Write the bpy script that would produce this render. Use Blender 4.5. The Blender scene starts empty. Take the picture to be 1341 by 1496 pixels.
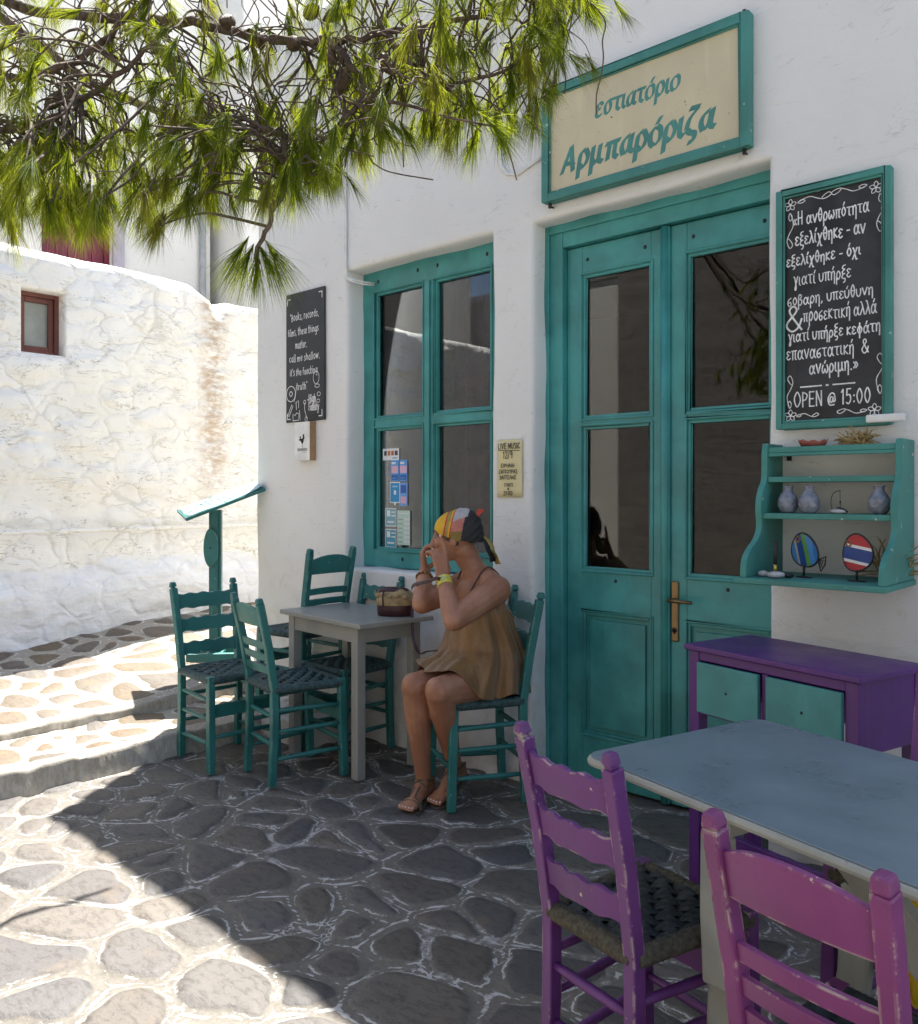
import bpy, bmesh, math, random
import numpy as np
from mathutils import Vector, Matrix, noise as mnoise
random.seed(7); np.random.seed(7)
rad = math.radians
S = bpy.context.scene
COL = S.collection

# ------------------------------------------------------------------ camera
cam = bpy.data.cameras.new('camera'); camo = bpy.data.objects.new('camera', cam); COL.objects.link(camo)
S.camera = camo
camo.location = (0, 0, 1.35)
camo.rotation_euler = (rad(90), 0, rad(42.0))
cam.sensor_fit = 'VERTICAL'; cam.sensor_height = 36.0
cam.lens = 36.0 * 1240 / 1496
cam.shift_y = -26 / 1496
cam.clip_end = 2000; cam.clip_start = 0.05

# ------------------------------------------------------------------ light
SUN_EL, SUN_AZ = rad(64.8), math.atan2(-.492, .870)      # azimuth from +Y towards +X
w = bpy.data.worlds.new('World'); S.world = w; w.use_nodes = True
nt = w.node_tree
sky = nt.nodes.new('ShaderNodeTexSky'); sky.sky_type = 'NISHITA'; sky.sun_disc = False
sky.sun_elevation = SUN_EL; sky.sun_rotation = SUN_AZ
nt.links.new(sky.outputs[0], nt.nodes['Background'].inputs[0])
nt.nodes['Background'].inputs[1].default_value = 0.075
sl = bpy.data.lights.new('sun', 'SUN'); sl.energy = 5.0; sl.angle = rad(0.53); sl.color = (1, .95, .87)
so = bpy.data.objects.new('sun', sl); COL.objects.link(so)
sv = Vector((math.sin(SUN_AZ) * math.cos(SUN_EL), math.cos(SUN_AZ) * math.cos(SUN_EL), math.sin(SUN_EL)))
so.rotation_euler = sv.to_track_quat('Z', 'Y').to_euler(); so.location = sv * 30
S.view_settings.view_transform = 'Standard'; S.view_settings.look = 'None'
S.view_settings.exposure = 1.88; S.view_settings.gamma = 1

# ------------------------------------------------------------------ mesh helpers
class MB:
    """collects verts and faces; build() links them as ONE mesh object"""
    def __init__(s): s.v = []; s.f = []; s.m = []; s.sm = []
    def add(s, vs, fs, m=0, smooth=False):
        o = len(s.v); s.v += [tuple(p) for p in vs]
        for f in fs: s.f.append(tuple(i + o for i in f)); s.m.append(m); s.sm.append(smooth)
    def box(s, a, b, m=0):
        x0, y0, z0 = a; x1, y1, z1 = b
        s.add([(x0,y0,z0),(x1,y0,z0),(x1,y1,z0),(x0,y1,z0),(x0,y0,z1),(x1,y0,z1),(x1,y1,z1),(x0,y1,z1)],
              [(0,3,2,1),(4,5,6,7),(0,1,5,4),(1,2,6,5),(2,3,7,6),(3,0,4,7)], m)
    def bar(s, pts, wx, wy, side=(0,1,0), m=0, taper=1.0):
        """rectangular section swept along pts; wx across `side`, wy across the other"""
        pts = [Vector(p) for p in pts]; side = Vector(side); vs = []; n = len(pts)
        for i, p in enumerate(pts):
            d = (pts[min(i+1, n-1)] - pts[max(i-1, 0)]).normalized()
            u = (side - d * side.dot(d)).normalized(); v = d.cross(u)
            k = 1 + (taper - 1) * i / (n - 1)
            for a, b in ((-1,-1),(1,-1),(1,1),(-1,1)): vs.append(p + u * a * wx / 2 * k + v * b * wy / 2 * k)
        fs = [(3,2,1,0)]
        for i in range(n-1):
            for j in range(4):
                k = (j+1) % 4; fs.append((i*4+j, i*4+k, i*4+4+k, i*4+4+j))
        fs.append(tuple(n*4-4+j for j in range(4)))
        s.add(vs, fs, m)
    def tube(s, pts, r, n=8, m=0, cap=True, smooth=True):
        pts = [Vector(p) for p in pts]; N = len(pts)
        rs = r if hasattr(r, '__len__') else [r] * N
        vs = []; u = None
        for i, p in enumerate(pts):
            d = pts[min(i+1, N-1)] - pts[max(i-1, 0)]
            if d.length < 1e-9: d = Vector((0,0,1))
            d.normalize()
            if u is None: u = d.orthogonal().normalized()
            else:
                u = u - d * u.dot(d)
                u = u.normalized() if u.length > 1e-6 else d.orthogonal().normalized()
            v = d.cross(u)
            for j in range(n):
                a = 2 * math.pi * j / n; vs.append(p + (u * math.cos(a) + v * math.sin(a)) * rs[i])
        fs = []
        for i in range(N-1):
            for j in range(n):
                k = (j+1) % n; fs.append((i*n+j, i*n+k, i*n+n+k, i*n+n+j))
        if cap: fs.append(tuple(range(n-1, -1, -1))); fs.append(tuple((N-1)*n + j for j in range(n)))
        s.add(vs, fs, m, smooth)
    def lathe(s, prof, n=20, c=(0,0,0), m=0, sx=1, sy=1):
        vs = []
        for r, z in prof:
            for j in range(n):
                a = 2*math.pi*j/n; vs.append((c[0]+r*sx*math.cos(a), c[1]+r*sy*math.sin(a), c[2]+z))
        fs = []
        for i in range(len(prof)-1):
            for j in range(n):
                k = (j+1) % n; fs.append((i*n+j, i*n+k, i*n+n+k, i*n+n+j))
        fs.append(tuple(range(n-1,-1,-1))); fs.append(tuple((len(prof)-1)*n+j for j in range(n)))
        s.add(vs, fs, m, True)
    def ell(s, c, r, n=16, m=0, M=None):
        vs = []; c = Vector(c)
        for i in range(n//2+1):
            t = math.pi*i/(n//2)
            for j in range(n):
                a = 2*math.pi*j/n
                p = Vector((r[0]*math.sin(t)*math.cos(a), r[1]*math.sin(t)*math.sin(a), -r[2]*math.cos(t)))
                vs.append(c + (M @ p if M else p))
        fs = []
        for i in range(n//2):
            for j in range(n):
                k = (j+1) % n; fs.append((i*n+j, i*n+k, i*n+n+k, i*n+n+j))
        s.add(vs, fs, m, True)
    def prism(s, poly, o, u, v, d, m=0):
        """polygon (2d) in the plane o,u,v extruded by the vector d"""
        o, u, v, d = Vector(o), Vector(u), Vector(v), Vector(d); n = len(poly)
        a = [o + u*x + v*y for x, y in poly]; b = [p + d for p in a]
        fs = [tuple(range(n-1,-1,-1)), tuple(range(n, 2*n))] + [(i, (i+1)%n, n+(i+1)%n, n+i) for i in range(n)]
        s.add(a + b, fs, m)
    def build(s, name, mat, parent=None, bevel=0, loc=None, rz=0, smooth=False):
        me = bpy.data.meshes.new(name); me.from_pydata([tuple(p) for p in s.v], [], s.f)
        for mt in (mat if isinstance(mat, (list, tuple)) else [mat]): me.materials.append(mt)
        me.polygons.foreach_set('material_index', s.m)
        me.polygons.foreach_set('use_smooth', [bool(a or smooth) for a in s.sm])
        bm = bmesh.new(); bm.from_mesh(me)
        bmesh.ops.remove_doubles(bm, verts=bm.verts, dist=1e-6)
        bmesh.ops.recalc_face_normals(bm, faces=bm.faces); bm.to_mesh(me); bm.free()
        return link(name, me, parent, bevel, loc, rz)

def link(name, me, parent=None, bevel=0, loc=None, rz=0):
    o = bpy.data.objects.new(name, me); COL.objects.link(o)
    if parent: o.parent = parent
    if loc is not None: o.location = loc
    if rz: o.rotation_euler = (0, 0, rz)
    if bevel:
        b = o.modifiers.new('bevel', 'BEVEL'); b.width = bevel; b.segments = 2; b.limit_method = 'ANGLE'; b.angle_limit = rad(40)
        b.harden_normals = False
    return o

def tag(o, label, cat, group=None):
    o['label'] = label; o['category'] = cat
    if group: o['group'] = group
    return o
def thing(name, label, cat, loc=(0,0,0), rz=0, group=None):
    o = bpy.data.objects.new(name, None); COL.objects.link(o); o.empty_display_size = .1
    o.location = loc; o.rotation_euler = (0,0,rz)
    return tag(o, label, cat, group)
def struct(o): o['kind'] = 'structure'; return o
def dup(root, loc, rz, label):
    r = root.copy(); COL.objects.link(r); r.location = loc; r.rotation_euler = (0,0,rz); r['label'] = label
    for ch in list(root.children):
        c = ch.copy(); COL.objects.link(c); c.parent = r
        for g in list(ch.children):
            d = g.copy(); COL.objects.link(d); d.parent = c
    return r

# numpy value noise -------------------------------------------------
def vnoise(x, y, seed=0):
    xi = np.floor(x).astype(np.int64); yi = np.floor(y).astype(np.int64)
    fx = x - xi; fy = y - yi; fx = fx*fx*(3-2*fx); fy = fy*fy*(3-2*fy)
    def h(a, b):
        n = (a*374761393 + b*668265263 + seed*1442695041) & 0xffffffff
        n = ((n ^ (n >> 13)) * 1274126177) & 0xffffffff
        return ((n ^ (n >> 16)) & 0xffff) / 65535.0
    return ((h(xi,yi)*(1-fx)+h(xi+1,yi)*fx)*(1-fy) + (h(xi,yi+1)*(1-fx)+h(xi+1,yi+1)*fx)*fy)*2-1
def fbm(x, y, seed=0, o=4):
    s = 0; a = .5
    for i in range(o): s = s + a*vnoise(x*2**i, y*2**i, seed+i*17); a *= .5
    return s
def sstep(a, b, x): t = np.clip((x-a)/(b-a), 0, 1); return t*t*(3-2*t)

def grid_mesh(name, xs, ys, fn, mat, parent=None, attrs=None, keep=None):
    """height field over the grid xs, ys; fn(X,Y)->(x,y,z)"""
    X, Y = np.meshgrid(xs, ys); x, y, z = fn(X, Y)
    V = np.stack([x, y, z], -1).reshape(-1, 3)
    nx, ny = len(xs), len(ys)
    i, j = np.meshgrid(np.arange(nx-1), np.arange(ny-1)); a = (j*nx+i).ravel()
    Fc = np.stack([a, a+1, a+nx+1, a+nx], -1)
    if keep is not None:
        cx = (X[:-1,:-1]+X[1:,1:])/2; cy = (Y[:-1,:-1]+Y[1:,1:])/2
        Fc = Fc[keep(cx, cy).ravel()]
    me = bpy.data.meshes.new(name)
    me.vertices.add(len(V)); me.vertices.foreach_set('co', V.astype(np.float32).ravel())
    me.loops.add(Fc.size); me.loops.foreach_set('vertex_index', Fc.astype(np.int32).ravel())
    me.polygons.add(len(Fc)); me.polygons.foreach_set('loop_start', (np.arange(len(Fc))*4).astype(np.int32))
    me.polygons.foreach_set('loop_total', np.full(len(Fc), 4, np.int32))
    me.polygons.foreach_set('use_smooth', np.ones(len(Fc), bool))
    me.update(calc_edges=True)
    for k, arr in (attrs(X, Y) if attrs else {}).items():
        at = me.attributes.new(k, 'FLOAT', 'POINT'); at.data.foreach_set('value', arr.astype(np.float32).ravel())
    me.materials.append(mat)
    return link(name, me, parent)

# ------------------------------------------------------------------ materials
def newmat(name):
    m = bpy.data.materials.new(name); m.use_nodes = True
    return m, m.node_tree, m.node_tree.nodes['Principled BSDF']
class NT:
    def __init__(s, nt): s.nt = nt
    def n(s, t, **k):
        nd = s.nt.nodes.new('ShaderNode'+t)
        for a, b in k.items(): setattr(nd, a, b)
        return nd
    def l(s, a, b): s.nt.links.new(a, b)
    def pos(s):
        return s.n('NewGeometry').outputs['Position']
    def obj(s): return s.n('TexCoord').outputs['Object']
    def noise(s, vec, scale, detail=4, rough=.55, stretch=None, dist=0):
        if stretch:
            mp = s.n('Mapping'); mp.inputs['Scale'].default_value = stretch; s.l(vec, mp.inputs[0]); vec = mp.outputs[0]
        nd = s.n('TexNoise'); s.l(vec, nd.inputs['Vector']); nd.inputs['Scale'].default_value = scale
        nd.inputs['Detail'].default_value = detail; nd.inputs['Roughness'].default_value = rough
        nd.inputs['Distortion'].default_value = dist
        return nd.outputs['Fac']
    def ramp(s, fac, a, b, c0=0.0, c1=1.0):
        nd = s.n('MapRange'); nd.interpolation_type = 'SMOOTHSTEP'; s.l(fac, nd.inputs['Value'])
        for k, v in (('From Min', a), ('From Max', b), ('To Min', c0), ('To Max', c1)): nd.inputs[k].default_value = v
        return nd.outputs['Result']
    def math(s, op, a, b=None, clamp=False):
        nd = s.n('Math', operation=op, use_clamp=clamp)
        for i, x in enumerate((a, b)):
            if x is None: continue
            if isinstance(x, (int, float)): nd.inputs[i].default_value = x
            else: s.l(x, nd.inputs[i])
        return nd.outputs[0]
    def mix(s, fac, a, b):
        nd = s.n('Mix', data_type='RGBA')
        if isinstance(fac, (int, float)): nd.inputs[0].default_value = fac
        else: s.l(fac, nd.inputs[0])
        for i, x in ((6, a), (7, b)):
            if isinstance(x, tuple): nd.inputs[i].default_value = (*x[:3], 1)
            else: s.l(x, nd.inputs[i])
        return nd.outputs[2]
    def bump(s, h, strength, dist, prev=None):
        nd = s.n('Bump'); nd.inputs['Strength'].default_value = strength; nd.inputs['Distance'].default_value = dist
        s.l(h, nd.inputs['Height'])
        if prev: s.l(prev, nd.inputs['Normal'])
        return nd.outputs[0]

def flat(name, c, rough=.6, var=.12, scale=12, bump=0, metal=0, spec=.5, sheen=0):
    m, t, b = newmat(name); N = NT(t); v = N.obj()
    f = N.noise(v, scale, 5)
    lo = tuple(x*(1-var) for x in c); hi = tuple(min(1, x*(1+var)) for x in c)
    N.l(N.mix(N.ramp(f, .3, .7), lo, hi), b.inputs['Base Color'])
    b.inputs['Roughness'].default_value = rough; b.inputs['Metallic'].default_value = metal
    b.inputs['Specular IOR Level'].default_value = spec
    if sheen: b.inputs['Sheen Weight'].default_value = sheen
    if bump: N.l(N.bump(N.noise(v, scale*6, 3), bump, .003), b.inputs['Normal'])
    return m

def paint(name, c, rough=.42, chip=0.0, chipcol=(.55,.5,.4), var=.16, edge=0, dirt_=.5):
    """brushed oil paint on wood with wear"""
    m, t, b = newmat(name); N = NT(t); v = N.obj()
    big = N.noise(v, 5, 4); grain = N.noise(v, 18, 5, stretch=(1, 1, .12)); fine = N.noise(v, 120, 3)
    lo = tuple(x*(1-var) for x in c); hi = tuple(min(1, x*(1+var)+.006) for x in c)
    colr = N.mix(N.ramp(big, .3, .7), lo, hi)
    colr = N.mix(N.ramp(grain, .55, .8, 0, .35), colr, tuple(min(1, x*1.35+.02) for x in c))
    dirt = N.noise(v, 40, 4, .7)
    colr = N.mix(N.ramp(dirt, .62, .72, 0, dirt_), colr, tuple(x*.5 for x in c))
    if edge:
        bv = N.n('Bevel'); bv.samples = 4; bv.inputs['Radius'].default_value = .007
        ge = N.n('NewGeometry'); dp = N.n('VectorMath', operation='DOT_PRODUCT'); N.l(bv.outputs[0], dp.inputs[0]); N.l(ge.outputs['Normal'], dp.inputs[1])
        em = N.math('MULTIPLY', N.ramp(dp.outputs['Value'], .985, .93, 0, 1), N.ramp(N.noise(v, 16, 4, .65), .52, .60))
        colr = N.mix(N.math('MULTIPLY', em, edge), colr, chipcol)
        sc_ = N.noise(v, 9, 6, .7, stretch=(3, 3, .4)); colr = N.mix(N.ramp(sc_, .60, .74, 0, .35), colr, tuple(min(1, x*1.5+.04) for x in c))
    if chip:
        cn = N.noise(v, 38, 4, .6); cm = N.noise(v, 4, 2)
        fac = N.math('MULTIPLY', N.ramp(cn, .70-chip*.06, .715-chip*.06), N.ramp(cm, .48, .56))
        colr = N.mix(fac, colr, chipcol)
    N.l(colr, b.inputs['Base Color'])
    N.l(N.ramp(big, .2, .8, rough-.1, rough+.15), b.inputs['Roughness'])
    nb = N.bump(grain, .25, .004); nb = N.bump(fine, .15, .001, nb)
    N.l(nb, b.inputs['Normal'])
    return m

def plaster(name, c=(.80,.80,.78), rough_scale=1.0, stain=0.0):
    m, t, b = newmat(name); N = NT(t); v = N.pos()
    a = N.noise(v, 1.3, 5); s1 = N.noise(v, 9, 6, .6, dist=.6); s2 = N.noise(v, 45, 5, .6, stretch=(1, 1, .5)); s3 = N.noise(v, 5, 5, .65, stretch=(.6, .6, 2.2), dist=1.2)
    colr = N.mix(N.ramp(a, .35, .7), tuple(x*.94 for x in c), c)
    colr = N.mix(N.ramp(s2, .64, .78, 0, .25), colr, tuple(x*.72 for x in c))
    crack = N.math('ABSOLUTE', N.math('SUBTRACT', s3, .5))
    colr = N.mix(N.math('MULTIPLY', N.ramp(crack, .0, .012, .5, 0), N.ramp(s1, .5, .62)), colr, tuple(x*.55 for x in c))
    if stain:
        z = N.n('SeparateXYZ'); N.l(v, z.inputs[0])
        low = N.ramp(z.outputs['Z'], .1, 1.3, 1, 0)
        colr = N.mix(N.math('MULTIPLY', N.math('MULTIPLY', low, N.ramp(s1, .4, .62)), stain), colr, (.58,.47,.30))
        vs = N.noise(v, 2.2, 5, .6)
        damp = N.math('MULTIPLY', N.ramp(z.outputs['Z'], .0, .3, 1, 0), N.ramp(vs, .4, .6))
        colr = N.mix(N.math('MULTIPLY', damp, .6), colr, (.33,.31,.28))
    N.l(colr, b.inputs['Base Color']); b.inputs['Roughness'].default_value = .85; b.inputs['Specular IOR Level'].default_value = .25
    nb = N.bump(s1, .45*rough_scale, .012); nb = N.bump(s3, .35*rough_scale, .012, nb); nb = N.bump(s2, .3*rough_scale, .003, nb)
    N.l(nb, b.inputs['Normal'])
    return m

def stone_mat(name, gap, stones, grout, lime, limeamt):
    """crazy paving: attributes d (metres to the joint line) and rnd (one number per stone)"""
    m, t, b = newmat(name); N = NT(t); v = N.pos()
    d = N.n('Attribute', attribute_name='d').outputs['Fac']; r = N.n('Attribute', attribute_name='rnd').outputs['Fac']
    w1 = N.noise(v, 14, 5, .6); w2 = N.noise(v, 60, 4, .6); w0 = N.noise(v, 3.2, 3)
    dd = N.math('ADD', d, N.math('MULTIPLY', N.math('SUBTRACT', w1, .5), .026))
    dd = N.math('ADD', dd, N.math('MULTIPLY', N.math('SUBTRACT', w2, .5), .012))
    dg = N.math('ADD', dd, N.math('MULTIPLY', N.math('SUBTRACT', w0, .5), .065))
    st = N.ramp(dg, gap-.002, gap+.002)
    cr = N.n('ValToRGB'); N.l(r, cr.inputs[0]); e = cr.color_ramp.elements
    while len(e) < len(stones): e.new(.5)
    for i, c in enumerate(stones): e[i].position = i/(len(stones)-1); e[i].color = (*c, 1)
    fl = N.noise(v, 38, 9, .78, stretch=(.55, 1.3, 1), dist=.5); fl2 = N.noise(v, 170, 5, .75)
    sc = N.mix(N.ramp(fl, .48, .60, .0, .55), cr.outputs[0], (stones[0][0]*.45, stones[0][1]*.44, stones[0][2]*.44))
    sc = N.mix(N.ramp(fl2, .56, .72, 0, .5), sc, tuple(min(1, x*1.8) for x in stones[-1]))
    sc = N.mix(N.ramp(N.noise(v, 7, 5, .6), .55, .72, 0, .45), sc, tuple(x*1.15 for x in (stones[1][0]*1.15, stones[1][1], stones[1][2]*.82)))
    gn = N.noise(v, 60, 7, .75)
    gc = N.mix(N.ramp(gn, .3, .7), tuple(x*.66 for x in grout), grout)
    # whitewash brushed along the joints: a line hugging each stone and one down the middle
    l1 = N.math('MULTIPLY', N.ramp(N.math('ABSOLUTE', N.math('SUBTRACT', dg, gap-.008)), .0015, .0035, 1, 0), N.ramp(N.noise(v, 8, 6, .7), .48, .56))
    ctr = N.math('ADD', N.n('Attribute', attribute_name='e').outputs['Fac'], N.math('MULTIPLY', N.math('SUBTRACT', w1, .5), .02))
    l2 = N.math('MULTIPLY', N.ramp(ctr, .0022, .0045, 1, 0), N.ramp(N.noise(v, 5, 6, .7, dist=.5), .40, .50))
    l4 = N.math('MULTIPLY', N.ramp(N.math('ABSOLUTE', N.math('SUBTRACT', N.noise(v, 11, 3, .5, dist=.4), .5)), .006, .016, 1, 0), N.ramp(N.noise(v, 4, 3), .54, .62))
    l3 = N.math('MULTIPLY', N.ramp(w0, .56, .68), N.ramp(N.noise(v, 30, 5, .7, stretch=(1, .4, 1)), .42, .62))
    lm = N.math('MAXIMUM', N.math('MAXIMUM', l1, N.math('MAXIMUM', l2, l4)), N.math('MULTIPLY', l3, .7))
    gc = N.mix(N.math('MULTIPLY', lm, limeamt), gc, lime)
    dark_ = N.n('Attribute', attribute_name='darkened').outputs['Fac']  # riser face darker: stained cement, with its shade put into the colour
    gc = N.mix(N.math('MULTIPLY', dark_, N.ramp(N.noise(v, 12, 6, .7), .25, .6, .55, 1)), gc, N.mix(N.ramp(N.noise(v, 25, 6, .7, stretch=(1,1,.4)), .35, .65), (.33,.30,.25), (.50,.47,.41)))
    N.l(N.mix(st, gc, sc), b.inputs['Base Color'])
    N.l(N.ramp(st, 0, 1, .9, .55), b.inputs['Roughness']); b.inputs['Specular IOR Level'].default_value = .4
    hh = N.math('ADD', N.math('MULTIPLY', N.ramp(dg, gap-.012, gap+.012), .5), N.math('MULTIPLY', N.math('MULTIPLY', lm, .25), N.math('SUBTRACT', 1, st)))
    nb = N.bump(hh, .5, .010)
    nb = N.bump(fl, .4, .008, nb); nb = N.bump(gn, .35, .006, nb); nb = N.bump(fl2, .25, .002, nb)
    N.l(nb, b.inputs['Normal'])
    return m

def glass(name, tint=(.9,.92,.92), refl=1.0):
    m, t, b = newmat(name); N = NT(t); t.nodes.remove(b)
    tr = N.n('BsdfTransparent'); tr.inputs[0].default_value = (*tint, 1)
    gl = N.n('BsdfGlossy'); gl.inputs['Roughness'].default_value = .012; gl.inputs[0].default_value = (refl, refl, refl, 1)
    fr = N.n('Fresnel'); fr.inputs['IOR'].default_value = 1.36
    mx = N.n('MixShader'); N.l(fr.outputs[0], mx.inputs[0]); N.l(tr.outputs[0], mx.inputs[1]); N.l(gl.outputs[0], mx.inputs[2])
    N.l(mx.outputs[0], t.nodes['Material Output'].inputs[0])
    return m

M = {}
M['plaster'] = plaster('plaster_white', (.77,.77,.75), stain=.3)
M['plaster_far'] = plaster('plaster_cream', (.82,.79,.73), 1.3)
M['plaster_opp'] = plaster('plaster_opposite', (.74,.71,.65), 1.2)
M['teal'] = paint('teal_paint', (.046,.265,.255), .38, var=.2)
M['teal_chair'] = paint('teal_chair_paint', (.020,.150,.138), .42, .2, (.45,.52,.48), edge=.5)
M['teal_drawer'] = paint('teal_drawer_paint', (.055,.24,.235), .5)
M['teal_sign'] = paint('teal_sign_paint', (.045,.215,.185), .5, .5, (.55,.58,.5))
M['purple_desk'] = paint('violet_paint', (.085,.014,.155), .36)
M['purple_chair'] = paint('magenta_paint', (.122,.028,.162), .42, .2, (.60,.52,.40), edge=.9)
M['pink_chair'] = paint('pink_violet_paint', (.19,.036,.15), .42, .15, (.60,.52,.40), edge=.9)
M['table_blue'] = paint('grey_blue_paint', (.15,.205,.24), .30, var=.05, dirt_=.12)
M['table_edge'] = paint('grey_cream_paint', (.33,.34,.30), .5)
M['table_grey'] = paint('grey_paint', (.29,.29,.265), .36, .2, (.08,.07,.06), var=.08)
M['black'] = flat('black_iron', (.012,.012,.013), .5)
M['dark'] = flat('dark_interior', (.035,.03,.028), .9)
M['glass'] = glass('window_glass')
M['brass'] = flat('aged_brass', (.22,.15,.075), .38, metal=.85)
M['white'] = flat('white_gloss', (.75,.75,.73), .5)
M['cream'] = paint('cream_board', (.56,.50,.33), .55, .25, (.05,.045,.04), var=.05)
M['chalkboard'] = flat('chalkboard', (.021,.022,.025), .5, .6, 7)
M['chalk'] = flat('chalk', (.75,.75,.74), .9, .2, 60)
M['slate'] = flat('slate_board', (.03,.032,.036), .6, .3, 4)
M['sign_ink'] = flat('sign_lettering', (.06,.225,.195), .6, .15, 9)
M['ink'] = flat('black_ink', (.015,.015,.014), .8)
M['paper'] = flat('yellow_paper', (.72,.64,.36), .8, .08, 5)
M['cardboard'] = flat('brown_wood_edge', (.33,.20,.10), .7)
M['maroon'] = paint('maroon_paint', (.17,.018,.045), .55)
M['redbrown'] = paint('red_brown_paint', (.17,.055,.04), .55)
# ------------------------------------------------------------------ ground, steps, path
YW = 3.20          # face of the restaurant wall
sites = []
rs = np.random.RandomState(5)
gx = np.arange(-10, 5, .25); gy = np.arange(-7, 11, .19)
for j, y in enumerate(gy):
    for i, x in enumerate(gx):
        if rs.rand() < .78: sites.append((x + (j % 2)*.125 + rs.uniform(-.105, .105), y + rs.uniform(-.08, .08)))
        if rs.rand() < .08: sites.append((x + .16 + rs.uniform(-.05, .05), y + .13 + rs.uniform(-.04, .04)))
sites = np.array(sites); srnd = rs.rand(len(sites))
ASP = np.array([.80, 1.0])          # stones a little longer in X
def stone_attrs(X, Y):
    x = X + .06*fbm(X*3.6, Y*3.6, 3, 3); y = Y + .06*fbm(X*3.6, Y*3.6, 9, 3)
    P = np.stack([x.ravel(), y.ravel()], -1)*ASP; SS = sites*ASP
    d = np.empty(len(P)); rn = np.empty(len(P)); raw = np.empty(len(P))
    lo, hi = P.min(0)-.8, P.max(0)+.8
    for k in range(0, len(P), 3000):
        p = P[k:k+3000]
        sel = np.where(((SS > p.min(0)-.9) & (SS < p.max(0)+.9)).all(1))[0]
        q = SS[sel]; D = ((p[:, None]-q[None])**2).sum(-1)
        i1 = D.argmin(1); d1 = D[np.arange(len(p)), i1]
        den = 2*np.sqrt(((q[None]-q[i1][:, None])**2).sum(-1)); den[den < 1e-6] = 1e9
        E_ = (D-d1[:, None])/den; E_[np.arange(len(p)), i1] = 9
        Es = np.sort(np.partition(E_, 1, axis=1)[:, :2], 1)
        # smooth minimum of the two nearest edges rounds the corners of the stones
        a, b_ = Es[:, 0], Es[:, 1]; h = np.clip(.5+.5*(b_-a)/.05, 0, 1)
        d[k:k+3000] = b_*(1-h)+a*h-.05*h*(1-h); rn[k:k+3000] = srnd[sel][i1]; raw[k:k+3000] = a
    return d.reshape(X.shape), rn.reshape(X.shape), raw.reshape(X.shape)
_c = {}
def stones(X, Y):
    k = (X.shape, float(X[0,0]), float(Y[0,0]), float(X[-1,-1]))
    if k not in _c: _c[k] = stone_attrs(X, Y)
    return _c[k]
def paved(gap, zf):
    def fn(X, Y):
        d, r, _e = stones(X, Y)
        z = zf(X, Y) + .010*sstep(gap-.015, gap+.02, d) + .006*fbm(X*1.3, Y*1.3, 21, 3) + (r-.5)*.006*sstep(gap, gap+.02, d) + .003*fbm(X*9, Y*9, 5, 2)
        return X, Y, z - .012
    return fn
def at(X, Y):
    d, r, e_ = stones(X, Y); return {'d': d, 'rnd': r, 'e': e_}

GREYBROWN = [(.075,.068,.061), (.115,.10,.085), (.085,.081,.082), (.145,.126,.105), (.095,.091,.092), (.125,.109,.092), (.078,.073,.073), (.115,.111,.109)]  # grey-brown colours of the terrace stones themselves
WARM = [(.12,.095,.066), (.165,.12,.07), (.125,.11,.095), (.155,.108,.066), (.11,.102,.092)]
M['paving'] = stone_mat('flagstone_paving', .022, GREYBROWN, (.19,.175,.153), (.56,.555,.545), .8)
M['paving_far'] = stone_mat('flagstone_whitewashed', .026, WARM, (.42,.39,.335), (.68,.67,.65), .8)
gm = flat('village_ground', (.40,.37,.32), .9, .2, .5, .3)
mb = MB(); mb.box((-150, -150, -.5), (150, 150, -.06)); g = struct(mb.build('ground', gm)); 

flatz = lambda X, Y: np.zeros_like(X)
def near(cx, cy): return (cx > -4.02) & (cx < .0) & (cy > .5)
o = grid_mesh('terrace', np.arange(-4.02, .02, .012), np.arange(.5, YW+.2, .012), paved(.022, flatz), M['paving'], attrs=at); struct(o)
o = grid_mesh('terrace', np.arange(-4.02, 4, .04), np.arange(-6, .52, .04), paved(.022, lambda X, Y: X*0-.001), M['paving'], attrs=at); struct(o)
o = grid_mesh('terrace', np.arange(.0, 4, .04), np.arange(.5, YW+.2, .04), paved(.022, lambda X, Y: X*0-.001), M['paving'], attrs=at); struct(o)

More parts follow.
